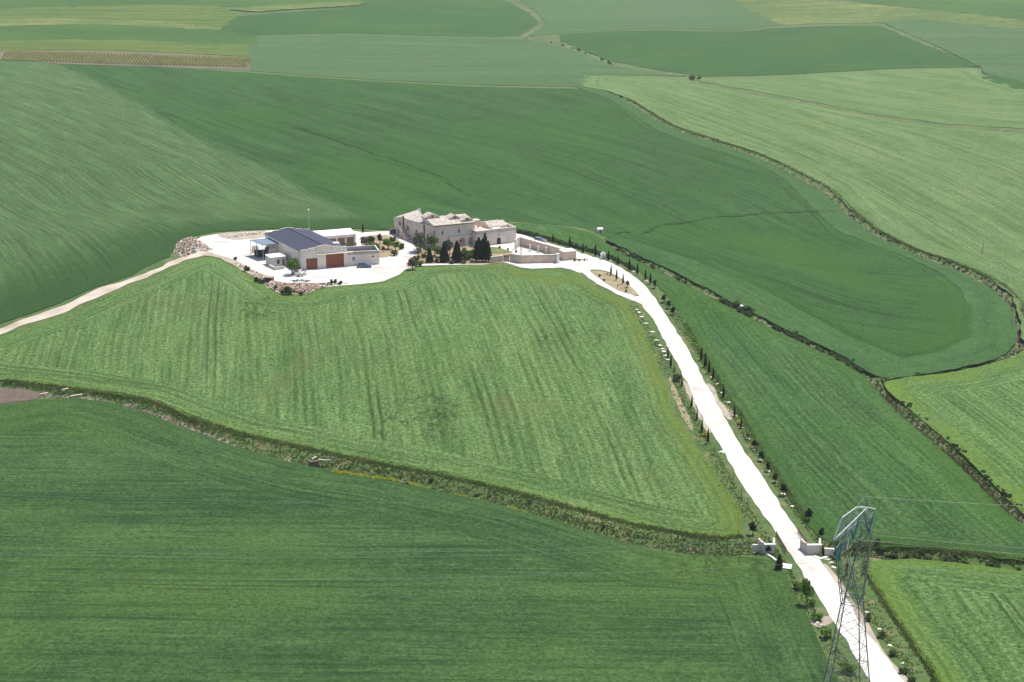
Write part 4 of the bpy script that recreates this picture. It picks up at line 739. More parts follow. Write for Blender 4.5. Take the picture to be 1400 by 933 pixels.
for k in range(6):
    m = MB(); x0 = -2.4+k*.85; v = [(x0+i*.45, -.6+j*.45, .9+rr.uniform(-.2, .35)) for j in range(4) for i in range(4)]; m.add(v, [(j*4+i, j*4+i+1, (j+1)*4+i+1, (j+1)*4+i) for j in range(3) for i in range(3)]); m.add([(a, b, c-.05) for a, b, c in v], [((j+1)*4+i, (j+1)*4+i+1, j*4+i+1, j*4+i) for j in range(3) for i in range(3)])
    m.build('sheet', simple('blue_plastic', (.07, .14, .2) if k % 2 else (.16, .26, .3), .4, .2, 2), r)
# ------------------------------------------------------------------ bridge with scooped wing walls
M_par = simple('bridge_stone', (.52, .46, .39), .9, .12, 1)
def gz_(x, y): return float(h0(x, y))
def scooped(px0, px1, py, h, lab, back=2.2):
    a, b = G(px0, py).xy, G(px1, py-.3).xy; L = (b-a).length; d = (b-a)/L; nn = Vector((-d.y, d.x)); zb = gz_(*((a+b)/2)); r = empty('bridge_wall', (a.x, a.y, zb), 0, lab, 'bridge wall')
    m = MB(); q = [a, b, b+nn*.5, a+nn*.5]; m.prism(q, zb-2.2, zb+h*.8); m.build('front_face', M_par, r)
    for s, e in ((a, 0), (b, 1)):
        m = MB(); k = 8
        for i in range(k):
            t0, t1 = i/k, (i+1)/k; f = lambda t: zb+h*(.8+.12*abs(2*t-1)**2)
            w = (s-d*.4 if e else s); p0 = w+nn*(.502+back*t0)+d*(.55*t0 if e else -.75*t0); p1 = w+nn*(.502+back*t1)+d*(.55*t1 if e else -.75*t1)
            m.prism([p0, p0+d*.4, p1+d*.4, p1], zb-1.2, [f(t0), f(t0), f(t1), f(t1)])
        m.build('wing', M_par, r)
    m = MB(); m.prism([a-nn*.06-d*.06, b-nn*.06+d*.06, b+nn*.48+d*.06, a+nn*.48-d*.06], zb+h*.8+.003, zb+h*.8+.14); m.build('coping', M_white, r); shift(r)
scooped(1045, 1059.5, 757.5, 2.2, 'left scooped stone parapet of the bridge over the ditch'); scooped(1103.5, 1122.5, 759, 2.35, 'right scooped stone parapet of the bridge, with taller corner')
lowwall('ditch_wall', [(1029, 752), (1043, 751.5)], .95, .4, M_stone, 'small square stone wall over the ditch, left of the bridge'); lowwall('ditch_wall', [(1126, 760.5), (1141, 761.5)], 1.5, .5, M_stone, 'grey stone wall over the ditch between bridge and pylon')
def railing(pxs, lab):
    w = [G(*p) for p in pxs]; r = empty('railing', w[0], 0, lab, 'railing'); top = [p+Vector((0, 0, 1.05)) for p in w]
   
    for dz_, q in ((0, .05), (.85, .035)):
        m = MB(); [m.tube(a-Vector((0, 0, dz_)), b-Vector((0, 0, dz_)), q) for a, b in zip(top, top[1:])]; m.build('rail', M_wood, r)
    for a, b in zip(w, w[1:]):
        k = max(2, int((b-a).length/.35))
        for i in range(k): p = a+(b-a)*i/k; m = MB(); m.box(p.x-.035, p.x+.035, p.y-.035, p.y+.035, p.z-.1, p.z+1.0); m.build('baluster', M_wood, r)
    shift(r)
railing([(1061, 733), (1068, 746), (1075, 757.5)], 'rusty railing on the left edge of the bridge'); railing([(1091, 729), (1100, 742), (1111, 758)], 'rusty railing on the right edge of the bridge')
g = G(1075.5, 775.5); ap = empty('concrete_slab', g, -.3, 'pale concrete slab on the grass left of the drive, below the bridge', 'slab'); m = MB(); m.box(-.85, .85, -1., 1., -.2, .22); m.build('slab_top', M_white, ap); m = MB(); m.box(-.87, .87, -1.03, 1.03, -.3, .05); m.build('slab_base', M_grey, ap)
lowwall('kerb', [(1046, 758.5), (1054, 763), (1060, 768)], .25, .35, M_cop, 'curved pale kerb below the left bridge parapet', 'kerb'); lowwall('kerb', [(1112, 762), (1122, 766), (1133, 763)], .2, .6, M_cop, 'curved pale kerb below the right bridge parapet', 'kerb')
g = G(429, 630.5); cv = empty('culvert', g, .45, 'small concrete culvert head with pale slabs, in the lower ditch', 'culvert'); m = MB(); m.box(-.9, .9, -.5, -.1, -1.4, .1); m.box(-.9, -.6, -.1, .9, -1.4, .1); m.build('head_wall', M_wood, cv)
m = MB(); m.poly_prism([(-.2, .2, .3), (.9, .5, .55), (.8, .8, .55), (-.3, .5, .3)], (0, 0, .15)); m.build('slab', M_grey, cv); m = MB(); m.poly_prism([(.95, -.6, .2), (3.0, -1.9, .2), (3.1, -1.7, .2), (1.05, -.3, .2)], (0, 0, .15)); m.build('lip', M_grey, cv)
for px, py, w_, lab in ((89, 535, 0.8, 'broken pale slab on the upper bank of the ditch at far left'), (60, 541, 1.0, 'pale stone lip beside the ploughed patch'), (104, 543.5, 1.5, 'long pale pipe lying in the ditch at far left')):
    g = G(px, py); s = empty('ditch_slab', g, .3, lab, 'slab'); m = MB(); m.poly_prism([(-w_, -.2, .3), (w_, -.12, .45), (w_*.9, .25, .5), (-w_*.8, .2, .3)], (0, 0, .18)); m.build('slab_body', M_court, s); m = MB(); m.rock((-w_*.3, .1, .1), .4, .6, 3); m.build('rubble', M_grey, s)
# ------------------------------------------------------------------ pylon
def pt(px, py, y):
    rx_, ry_, rz_ = ray(px, py); t = y/ry_; return Vector((float(rx_*t), y, float(CAMZ+rz_*t)))
M_lat = simple('lattice_steel', (.17, .19, .18), .5, .2, .6, metal=.2); M_bright = simple('bright_galvanised', (.5, .51, .5), .5, .08, 1); M_teal = simple('teal_insulator_glass', (.04, .24, .27), .35, .2, 2)
y0 = 186.; cpt = pt(1165, 823, y0); ex = Vector((5.8, 11.5, 0)).normalized(); el = Vector((ex.y, -ex.x, 0)); gbase = gz_(cpt.x, cpt.y)
py_ = empty('pylon', (cpt.x, cpt.y, gbase), 0, 'tall lattice electricity pylon with teal insulators beside the white drive', 'pylon')
def bars(name, segs, r, mat, par=py_):
    m = MB()
    for a, b in segs: m.tube(a, b, r, k=4)
    return m.build(name, mat, par)
wz = cpt.z; sq = lambda c, hx, hl: [c+ex*sx*hx+el*sl*hl for sx, sl in ((-1, -1), (1, -1), (1, 1), (-1, 1))]
wc = Vector((cpt.x, cpt.y, wz)); W0 = sq(wc, 1.25, 1.25); levels = [W0]; nlev = 9
for k in range(1, nlev+1):
    f = k/nlev; z = wz+(gbase-wz)*f; hx = 1.25+2.5*f; levels.append(sq(Vector((cpt.x, cpt.y, z)), hx, hx))
for i in range(4): bars('leg', [(levels[k][i], levels[k+1][i]) for k in range(nlev)], .085, M_lat)
for f in range(4):
    sg = []
    for k in range(nlev):
        a, b, c_, d = levels[k][f], levels[k][(f+1) % 4], levels[k+1][(f+1) % 4], levels[k+1][f]
        sg += [(a, c_), (b, d), (a, b)]
    bars('bracing', sg, .032, M_lat)
zb_ = lambda px, py, y: pt(px, py, y)
TA = pt(1139.6, 739, y0-5.4); TB = pt(1151, 708, y0-4.2); TC = pt(1171, 693.5, y0+.2); TD = pt(1185.6, 694, y0+1.4); TE = pt(1196.6, 696.5, y0+5.2); TF = pt(1188.6, 709.5, y0+4.6); TP = pt(1182.2, 679, y0+1.4)
TG = pt(1163, 722, y0-.4); TH = pt(1174, 708, y0+2)
# window of the tower: two lattice forks rising from the waist to the crossarm
def fork(name, base4, top4, n=4):
    lv = [[lerp(b, t, k/n) for b, t in zip(base4, top4)] for k in range(n+1)]
    f = bars(name, [(lv[k][i], lv[k+1][i]) for k in range(n) for i in range(len(base4))], .07, M_lat)
    m = []
    for k in range(n):
        for i in range(len(base4)): j = (i+1) % len(base4); m += [(lv[k][i], lv[k+1][j]), (lv[k+1][i], lv[k+1][j])]
    bars('bracing', m, .026, M_lat, f)
tn = wc+Vector((0, 0, TA.z+ -wc.z-1.0))
nearc = pt(1150, 752, y0-3.6); farc = pt(1185, 728, y0+3.6)
fork('near_fork', [W0[0], W0[3], lerp(W0[0], W0[1], .35), lerp(W0[3], W0[2], .35)], [nearc+el*-.7+ex*-.4, nearc+el*.7+ex*-.4, nearc+el*-.7+ex*.4, nearc+el*.7+ex*.4], 5)
fork('far_fork', [W0[1], W0[2], lerp(W0[1], W0[0], .35), lerp(W0[2], W0[3], .35)], [farc+el*-.7+ex*.4, farc+el*.7+ex*.4, farc+el*-.7+ex*-.4, farc+el*.7+ex*-.4], 5)
midc = pt(1167, 742, y0)
fork('head_frame', [nearc+el*-.7, nearc+el*.7, nearc+el*.7+ex*.5], [TG, lerp(TG, TB, .5), TG+Vector((0, 0, .5))], 3); fork('head_frame', [farc+el*-.7, farc+el*.7, farc+el*.7-ex*.5], [TH, TF, lerp(TH, TD, .5)], 3)
bars('waist_beam', [(nearc+el*-.7, midc), (midc, farc+el*-.7), (nearc+el*.7, midc), (midc, farc+el*.7), (W0[2], farc+el*.7), (W0[0], W0[1]), (W0[3], W0[2]), (W0[0], W0[3]), (W0[1], W0[2]), (W0[0], W0[2])], .06, M_lat)
ca = bars('crossarm', [(TA, TB), (TB, TC), (TC, TD), (TA, TD), (TD, TE), (TE, TF), (TC, TE)], .095, M_bright)
dn = Vector((0, 0, -1.5)); low = [TA+dn*.15, TG+dn*.3, TH+dn*.3, TF+dn*.2]
sg = [(low[i], low[i+1]) for i in range(3)]
def zig(a0, a1, b0, b1, n):
    out = []
    for i in range(n): out += [(lerp(a0, a1, i/n), lerp(b0, b1, (i+.5)/n)), (lerp(b0, b1, (i+.5)/n), lerp(a0, a1, (i+1)/n)), (lerp(a0, a1, i/n), lerp(b0, b1, i/n))]
    return out
sg += zig(TA, TD, TB, TC, 4)+zig(TA, TD, low[0], low[1], 5)+zig(TD, TF, low[1], low[3], 3)+zig(TD, TF, TC, TE, 3)+zig(TB, TC, low[0], low[1], 3)
bars('lattice', sg, .028, M_steel, ca)
bars('peak', [(TC, TP), (TD, TP), (lerp(TD, TE, .3), TP), (lerp(TC, TP, .5), lerp(TD, TP, .5))], .07, M_lat)
# V strings of glass insulators
hang = []
for (px, py, yy), (la, lb) in zip(((1147, 767.5, y0-4.2), (1166.5, 737.5, y0+.2), (1187, 730.5, y0+4.2)), (((1141.5, 747), (1151.3, 741)), ((1163, 721.5), (1173.5, 713)), ((1184.5, 712), (1194, 706)))):
    b = pt(px, py, yy); hang.append(b)
    for q in (la, lb):
        t0 = pt(q[0], q[1], yy); m = MB(); nn_ = 11
        for k in range(nn_): c0 = lerp(t0, b, (k+.1)/nn_); c1 = lerp(t0, b, (k+.75)/nn_); m.tube(c0, c1, .14, .16, 8)
        m.tube(t0, b, .04); m.build('insulator_string', M_teal, py_)
        bars('hanger', [(t0, t0+Vector((0, 0, .9)))], .05, M_lat)
shift(py_)
# the conductors: sagging cables of the line, each a thing of its own
def cable(pts3, lab, r=.018, sag=0, nm='power_line'):
    m = MB(); a, b = pts3; prev = a; n = 26
    for k in range(1, n+1):
        t = k/n; p = lerp(a, b, t)-Vector((0, 0, sag*4*t*(1-t))); m.tube(prev, p, r, k=4, cap=False); prev = p
    m.build(nm, M_bright if r == .014 else M_line, None, lab, 'power line')
rightv = Vector((205, 26, 0)); leftv = Vector((-230, 12, 0))
cable((TP, TP+rightv*1+Vector((0, 0, -6))), 'thin pale earth wire from the pylon peak towards the right', .014, 5, 'earth_wire'); cable((TP, TP+leftv+Vector((0, 0, 3))), 'thin pale earth wire from the pylon peak towards the left', .009, 4, 'earth_wire')
for k, (b, nm) in enumerate(zip(hang, ('nearest', 'middle', 'farthest'))):
    cable((b, b+rightv+Vector((0, 0, -6))), 'power line from the %s insulator of the pylon towards the right' % nm, .026, 7); cable((b, b+leftv+Vector((0, 0, 2))), 'power line from the %s insulator of the pylon towards the left' % nm, .016, 6)
# ------------------------------------------------------------------ vegetation
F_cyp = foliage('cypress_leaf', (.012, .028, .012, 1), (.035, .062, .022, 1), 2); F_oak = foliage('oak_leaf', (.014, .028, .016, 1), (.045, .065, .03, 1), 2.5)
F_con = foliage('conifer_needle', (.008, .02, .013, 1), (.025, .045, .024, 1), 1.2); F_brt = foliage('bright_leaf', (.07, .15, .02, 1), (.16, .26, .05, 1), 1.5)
F_olv = foliage('olive_leaf', (.075, .09, .06, 1), (.16, .175, .125, 1), 1.5); F_shr = foliage('shrub_leaf', (.05, .085, .03, 1), (.12, .165, .06, 1), 1.5)
F_yel = foliage('yellow_leaf', (.42, .42, .04, 1), (.62, .58, .06, 1), 2); F_brn = foliage('dry_leaf', (.13, .06, .035, 1), (.2, .12, .06, 1), 2)
F_grs = foliage('grass_blade', (.1, .16, .035, 1), (.2, .23, .08, 1), .3); F_reed = foliage('reed_blade', (.09, .1, .05, 1), (.2, .17, .11, 1), .25); M_bark = simple('bark', (.12, .095, .07), .95, .25, 4)
def leaf_mb(n, fn, size, seed):
    rr = random.Random(seed); m = MB()
    for _ in range(n):
        c = Vector(fn(rr)); a = Vector((rr.gauss(0, 1), rr.gauss(0, 1), rr.gauss(0, 1))).normalized(); b = a.cross(Vector((rr.gauss(0, 1), rr.gauss(0, 1), rr.gauss(0, 1)))).normalized(); s = size*rr.uniform(.6, 1.4)
        m.add([c-a*s*.5, c+b*s*.32, c+a*s*.5, c-b*s*.32], [(0, 1, 2, 3)])
    return m
def lathe(m, prof, seed, k=9, jit=.14):
    rr = random.Random(seed); vs = []
    for r, z in prof:
        for i in range(k): a = 6.283*i/k; q = r*(1+rr.uniform(-jit, jit)); vs.append((q*math.cos(a), q*math.sin(a), z))
    n = len(prof); m.add(vs, [(j*k+i, j*k+(i+1) % k, (j+1)*k+(i+1) % k, (j+1)*k+i) for j in range(n-1) for i in range(k)]+[tuple(range(k))[::-1], tuple(range((n-1)*k, n*k))])
def mk(name, crown, trunk, mat):
    r = bpy.data.objects.new(name, None); C.objects.link(r); r.empty_display_size = .3
    crown.build('crown', mat, r); trunk.build('trunk', M_bark, r); return r
def p_cypress(seed, mat=F_cyp, h=3.6, R0=.4):
    R_ = lambda z: R0*min(1, (z-.25)/.5+.4)*(1-((z-.25)/(h-.25))**2.2*.93)
    def fn(rr): z = .3+(h-.3)*rr.random()**1.1; a = rr.uniform(0, 6.283); q = R_(z)*rr.uniform(.75, 1.15); return (q*math.cos(a), q*math.sin(a), z)
    m = leaf_mb(380, fn, .26, seed); lathe(m, [(R_(z)*.8+.02, z) for z in (.3, .6, 1.1, 1.7, 2.3, 2.8, 3.2, 3.55)], seed); t = MB(); t.tube((0, 0, -.2), (0, 0, .6), .07, .05); return mk('cypress_tree', m, t, mat)
def blobs(rr0, n, rad, zc, zr):
    return [(rr0.uniform(-.55, .55)*rad, rr0.uniform(-.55, .55)*rad, zc+rr0.uniform(-.6, .6)*zr, rad*rr0.uniform(.35, .62)) for _ in range(n)]
def p_round(name, seed, mat, rad=.85, zc=1.9, zr=.95, leaves=520, size=.28, nb=9, th=.9, conic=0):
    r0 = random.Random(seed); bl = blobs(r0, nb, rad, zc, zr)
    def fn(rr):
        x, y, z, q = bl[rr.randrange(len(bl))]; v = Vector((rr.gauss(0, 1), rr.gauss(0, 1), rr.gauss(0, 1))).normalized()*q*rr.uniform(.55, 1.08); zz = z+v.z*zr/rad
        k = 1-conic*max(0, min(1, (zz-(zc-zr))/(2.2*zr))); return ((x+v.x)*k, (y+v.y)*k, zz)
    m = leaf_mb(leaves, fn, size, seed+1); t = MB(); t.tube((0, 0, -.3), (0, 0, zc-zr*.2), .09*rad+.03, .05*rad+.02)
    for x, y, z, q in bl[:6]: t.tube((0, 0, zc-zr*.75), (x*.8, y*.8, z), .04*rad+.015, .015)
    return mk(name, m, t, mat)
def p_sapling(seed):
    def fn(rr): z = rr.uniform(.9, 2.8); a = rr.uniform(0, 6.28); q = rr.uniform(0, .42)*(1.15-abs(z-1.8)/1.6); return (q*math.cos(a), q*math.sin(a), z)
    m = leaf_mb(70, fn, .2, seed); t = MB(); t.tube((0, 0, -.2), (.05, 0, 2.7), .045, .015); rr = random.Random(seed)
    for k in range(5): z = 1+.35*k; a = rr.uniform(0, 6.28); t.tube((0, 0, z), (.35*math.cos(a), .35*math.sin(a), z+.4), .02, .008)
    return mk('young_tree', m, t, F_olv)
def p_conifer(seed):
    def fn(rr):
        z = .3+4.9*rr.random()**1.25; tier = 1-.25*((z*1.6) % 1); q = 1.45*(1-z/5.4)**.8*tier*rr.uniform(.55, 1.12); a = rr.uniform(0, 6.28); return (q*math.cos(a), q*math.sin(a), z)
    m = leaf_mb(1300, fn, .42, seed); lathe(m, [(1.15, .4), (1.0, 1.2), (.85, 2.), (.6, 3.), (.3, 4.2), (.05, 5.1)], seed, 11, .2); t = MB(); t.tube((0, 0, -.3), (0, 0, 1.), .2, .15); return mk('conifer_tree', m, t, F_con)
PROTO = {'cyp': [p_cypress(s) for s in (1, 2, 3)], 'cypd': [p_cypress(9, F_brn)], 'oak': [p_round('holm_oak', s, F_oak, .85, 1.75, .95, 620, .3, 9, conic=.45) for s in (11, 12, 13)], 'sap': [p_sapling(s) for s in (21, 22, 23)],
 'con': [p_conifer(s) for s in (31, 32)], 'brt': [p_round('garden_tree', s, F_brt, 1.7, 2.3, 1.1, 900, .42, 11) for s in (41, 42)], 'olv': [p_round('olive_tree', s, F_olv, 1.6, 2.2, 1.2, 800, .38, 11) for s in (51, 52)],
 'shr': [p_round('shrub', s, F_shr, .9, .7, .6, 380, .32, 8) for s in (61, 62, 63)], 'brs': [p_round('shrub', s, F_brt, .9, .7, .6, 380, .32, 8) for s in (64,)], 'yel': [p_round('flowering_shrub', 71, F_yel, .5, .6, .4, 160, .22, 5)], 'brn': [p_round('dry_shrub', 72, F_brn, .5, .6, .5, 160, .22, 5)], 'spr': [p_round('grey_tree', 81, F_olv, 1.3, 2.3, 1.5, 330, .3, 9)]}
USED = set(); NAT = {'cyp': 3.6, 'cypd': 3.6, 'oak': 2.75, 'sap': 2.9, 'con': 5.3, 'brt': 3.6, 'olv': 3.5, 'shr': 1.35, 'brs': 1.35, 'yel': 1.0, 'brn': 1.1, 'spr': 4.0}
kc = {k: 0 for k in PROTO}
def plant(kind, px, base, top, label, cat, group=None, wide=1.0):
    """base and top are the pixel rows of its foot and tip in the photograph"""
    g = G(px, base); h = (base-top)*mpp(g)/CP*1.0; pr = PROTO[kind][kc[kind] % len(PROTO[kind])]; kc[kind] += 1
    o = pr if pr.name not in USED else copy_tree(pr); USED.add(pr.name)
    s = h/NAT[kind]; o.location = (g.x, g.y, float(ground_z(g.x, g.y))); o.scale = (s*wide, s*wide, s); o.rotation_euler = (0, 0, random.uniform(0, 6.28)); o['label'] = label; o['category'] = cat
    if group: o['group'] = group
    elif 'group' in o: del o['group']
    return o
ORD = 'first second third fourth fifth sixth seventh eighth ninth tenth eleventh twelfth thirteenth fourteenth fifteenth sixteenth seventeenth eighteenth nineteenth twentieth twenty-first twenty-second'.split()
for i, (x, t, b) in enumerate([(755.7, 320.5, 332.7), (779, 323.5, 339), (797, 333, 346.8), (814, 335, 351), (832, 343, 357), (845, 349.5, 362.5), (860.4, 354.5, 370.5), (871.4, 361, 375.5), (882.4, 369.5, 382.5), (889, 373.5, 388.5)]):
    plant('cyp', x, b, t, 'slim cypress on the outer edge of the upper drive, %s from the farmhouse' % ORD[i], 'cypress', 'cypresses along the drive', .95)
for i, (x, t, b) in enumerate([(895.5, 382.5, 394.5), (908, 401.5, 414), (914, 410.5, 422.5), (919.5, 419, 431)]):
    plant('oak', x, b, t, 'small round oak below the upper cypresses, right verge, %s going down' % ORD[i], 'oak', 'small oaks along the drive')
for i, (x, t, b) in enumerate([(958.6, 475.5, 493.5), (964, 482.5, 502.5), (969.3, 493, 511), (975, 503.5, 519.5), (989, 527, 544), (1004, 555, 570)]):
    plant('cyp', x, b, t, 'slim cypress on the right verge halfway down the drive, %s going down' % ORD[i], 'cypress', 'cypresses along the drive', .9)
plant('cypd', 1013, 586, 571.5, 'reddish dying young cypress on the right verge', 'cypress'); plant('brn', 1022.5, 601, 592, 'dry brown shrub above the round oaks on the right verge', 'shrub')
for i, (x, t, b) in enumerate([(1031.5, 600, 614.5), (1040.7, 616.5, 631), (1050, 630.5, 645), (1060.8, 645, 660), (1071, 660, 678), (1105, 693.5, 713), (1123.5, 719.5, 736)]):
    plant('oak', x, b, t, 'round oak on the right verge between cypresses and bridge, %s going down' % ORD[i], 'oak', 'small oaks along the drive')
for i, (x, t, b) in enumerate([(835.3, 362.5, 377), (843, 368.5, 383), (851.7, 374.5, 388.5)]): plant('cyp', x, b, t, 'slim cypress on the planted island of the drive, %s from the left' % ORD[i], 'cypress', 'cypresses on the island', .8)
plant('oak', 857.8, 393.5, 383.5, 'round dark oak on the planted island of the drive', 'oak')
for i, (x, t, b) in enumerate([(913, 474.5, 491.5), (917, 485.5, 502), (922.3, 499.5, 509.5), (932, 516, 529.5), (945.5, 541, 557), (952.6, 559.5, 575), (959.5, 574, 591.5), (967.7, 586, 606)]): plant('cyp', x, b, t, 'thin young cypress on the left verge of the drive, %s going down' % ORD[i], 'cypress', 'young cypresses on the left verge', .75)
plant('shr', 926, 521, 510.5, 'dark low bush between young cypresses on the left verge', 'bush'); plant('yel', 963, 597, 590.5, 'yellow flowering shrub on the left verge of the drive', 'shrub'); plant('yel', 1009.7, 581, 574, 'yellow flowering shrub on the right verge of the drive', 'shrub')
for i, (x, t, b) in enumerate([(977, 609, 620), (985, 628, 640), (1002, 647, 667), (1013, 666, 681), (1022, 680, 698)]): plant('sap', x, b, t, 'sparse young tree on the left verge above the bridge, %s going down' % ORD[i], 'young tree', 'young trees on the left verge')
plant('oak', 1029, 731.5, 711.5, 'round dark oak on a thin trunk left of the drive, just above the bridge', 'oak'); plant('oak', 1050.7, 758, 744, 'dark round oak in front of the left bridge parapet', 'oak'); plant('cyp', 1065, 779, 758, 'stout dark cypress beside the concrete slab below the bridge', 'cypress', None, 1.9); plant('cyp', 1125, 760.5, 747, 'small dark bush-like cypress between right bridge parapet and ditch wall', 'cypress', None, 1.2)
plant('oak', 1143, 764, 750, 'dark round oak behind the left insulator of the pylon', 'oak'); plant('cyp', 1157, 787, 768, 'dark slender tree seen through the pylon lattice', 'cypress', None, .9)
t_ = plant('brt', 1103, 827, 785, 'tall thin light green young tree left of the drive below the bridge', 'young tree', None, .42)
for x, b, t, lab in ((1092, 806, 796, 'small grassy bush left of the drive, nearest below the bridge'), (1116, 849, 838, 'low green bush on the left verge beside the pale rubble patch'), (1130, 873, 861, 'low green bush on the left verge, just below the rubble patch'), (1157, 920, 905, 'low green bush between the pylon legs'), (1112, 828, 820, 'tuft of green bush at the foot of the thin young tree')): plant('brs', x, b, t, lab, 'bush')
for i, (x, y) in enumerate([(1187, 845), (1205, 869), (1220, 893.5), (1235, 918), (1246, 930)]): plant('shr', x, y+3, y-5, 'small green bush on the right verge beside the pylon, %s going down' % ORD[i], 'bush', 'bushes on the right verge', 1.2)
# farm garden
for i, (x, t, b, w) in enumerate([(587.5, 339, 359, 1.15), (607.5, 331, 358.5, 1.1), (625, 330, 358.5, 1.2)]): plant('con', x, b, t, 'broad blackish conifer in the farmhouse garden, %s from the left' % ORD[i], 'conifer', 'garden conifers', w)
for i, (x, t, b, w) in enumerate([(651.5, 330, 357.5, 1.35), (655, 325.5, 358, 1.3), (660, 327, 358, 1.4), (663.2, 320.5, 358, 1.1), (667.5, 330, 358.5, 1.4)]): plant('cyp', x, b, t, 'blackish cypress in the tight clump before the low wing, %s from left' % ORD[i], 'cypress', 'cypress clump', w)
plant('brt', 591, 341, 322.5, 'bright green tree at the foot of the farmhouse, right of the tall flue', 'tree'); plant('olv', 575, 345, 319.5, 'silvery grey olive in front of the old wing, beside the white car', 'olive tree')
plant('spr', 571.5, 352, 332, 'sparse grey tree below the silvery olive', 'tree'); plant('olv', 615, 350, 327, 'pale dry tree between the second and third garden conifers', 'tree', None, .7)
plant('olv', 564, 370, 354, 'small olive at the tip of the garden beside the yard', 'olive tree'); plant('brt', 602, 352, 337, 'green bush-like tree between the first and second garden conifers', 'tree', None, .9); plant('brt', 594, 350, 336, 'green leafy shrub below the bright tree in the garden', 'bush', None, .8)
for i, (x, b, t) in enumerate([(636, 354, 341), (642, 356, 346), (646, 352, 343), (580, 353, 346), (570, 358, 350), (597, 359, 353), (618, 361, 355), (634, 361, 356)]): plant('shr', x, b, t, 'low dark green bush in the farmhouse garden, %s counted by height up the slope' % ORD[i] if False else 'low green garden bush, %s' % ('between the third conifer and the clump, upper', 'left foot of the cypress clump', 'behind the left of the cypress clump', 'left of the first conifer', 'under the sparse grey tree', 'right foot of the first conifer', 'right foot of the second conifer', 'right foot of the third conifer')[i], 'bush', 'garden bushes')
for i, (x, b, t) in enumerate([(683.2, 340, 336.2), (694.3, 342.6, 339), (705.6, 346, 342)]): plant('shr', x, b, t, 'clipped ball bush on the courtyard edge, %s from the left' % ORD[i], 'bush', 'clipped ball bushes', .8)
for i in range(6): plant('brn' if i % 2 else 'shr', 785.5+3.4*i, 357.3-.1*i, 353.8, 'small bush in the short row by the stone block, %s from left' % ORD[i], 'bush', 'row of low bushes')
for x, b, t, k, w, lab in ((600.5, 347, 338, 'shr', 1., 'leafy dark shrub just left of the second garden conifer'), (612, 357.5, 351, 'brs', .9, 'light green shrub low between the second and third conifers'), (634, 349, 338, 'brt', .7, 'small light tree right behind the third garden conifer'), (645, 350, 341, 'brs', .9, 'light green shrub between third conifer and cypress clump'), (575, 364, 356, 'brs', .9, 'light green shrub at the lower left edge of the garden'), (585, 346, 338, 'brs', 1., 'light green shrub above the first garden conifer')): plant(k, x, b, t, lab, 'bush', None, w)
# island in the yard
for x, b, t, k, w, lab in ((500, 338, 323, 'olv', 1., 'grey-green tree at the left end of the round yard island'), (507, 335, 321.5, 'shr', .8, 'dark shrub behind the grey tree of the yard island'), (512, 344, 331, 'brs', .9, 'bright yellow-green shrub in the middle of the yard island'), (519.5, 334, 319, 'oak', .9, 'dark upright tree at the back of the yard island'), (516, 346, 335, 'brt', .7, 'lime green bush at the front of the yard island'), (531, 341, 325, 'brt', 1., 'light green tree on the right half of the yard island'), (541, 343, 330, 'brt', .9, 'light green tree at the right end of the yard island'), (537, 332, 324, 'shr', .8, 'dark shrub at the back right of the yard island'), (549, 341, 333, 'shr', .8, 'small dark bush at the right tip of the yard island'), (539, 350, 341.5, 'shr', 1., 'dark low shrub at the front right of the yard island'), (505, 347, 340, 'shr', .8, 'low shrub at the front left of the yard island'), (524, 345, 337, 'olv', .7, 'small greyish shrub in the middle of the yard island')): plant(k, x, b, t, lab, 'tree' if k in ('olv', 'brt', 'oak') else 'bush', None, w)
plant('brt', 399.5, 376, 350, 'light green tree standing at the left wall of the barn', 'tree', None, .75); plant('shr', 404, 368, 356, 'grey-green bush behind the light green tree at the barn wall', 'bush'); plant('olv', 480, 345, 330, 'round olive between the barn and the long white-roofed shed', 'olive tree', None, 1.)
plant('cyp', 496.3, 318.5, 306, 'single small cypress at the back edge of the yard', 'cypress'); plant('shr', 421, 321, 317, 'low bush at the foot of the lamp post', 'bush')
for i, (x, b, t) in enumerate([(377, 396, 390), (395, 403, 392), (386, 402, 396), (358, 388, 381), (352, 386, 379), (412, 404, 398), (456, 389, 382), (466, 389, 384), (322, 356, 351), (338, 371, 364)]): plant('shr', x, b, t, 'dark weedy bush on the rubble bank, %s' % ('left of the middle', 'in the middle front', 'just left of the middle front', 'left below the rusty bin', 'second left below the rusty bin', 'at its right front', 'beyond its right end', 'farthest right', 'topmost on the left bank', 'halfway along the left bank')[i], 'bush', 'bushes on the rubble bank')
for i, (x, y) in enumerate([(820, 377), (830, 375), (826, 383), (845, 391), (856, 398)]): plant('brn' if i % 2 else 'shr', x, y+1.5, y-2, 'tiny plant on the island of the drive, %s from the left' % ORD[i], 'plant', 'tiny plants on the island', .8)
# hedge behind the far courtyard wall: shrubs side by side
hedge = smooth_px([(707, 317), (730, 321.5), (760, 330), (790, 338), (820, 347), (850, 359), (875, 375), (893, 392), (905, 408)], False, 8)
for i, (x, y) in enumerate(hedge[:46]): plant('shr', x+random.uniform(-1, 1), y+1.5, y-3.2+random.uniform(-1, .6), 'low dark shrub in the hedge between the drive and the blue-green field', 'hedge shrub', 'hedge shrubs', 1.3)
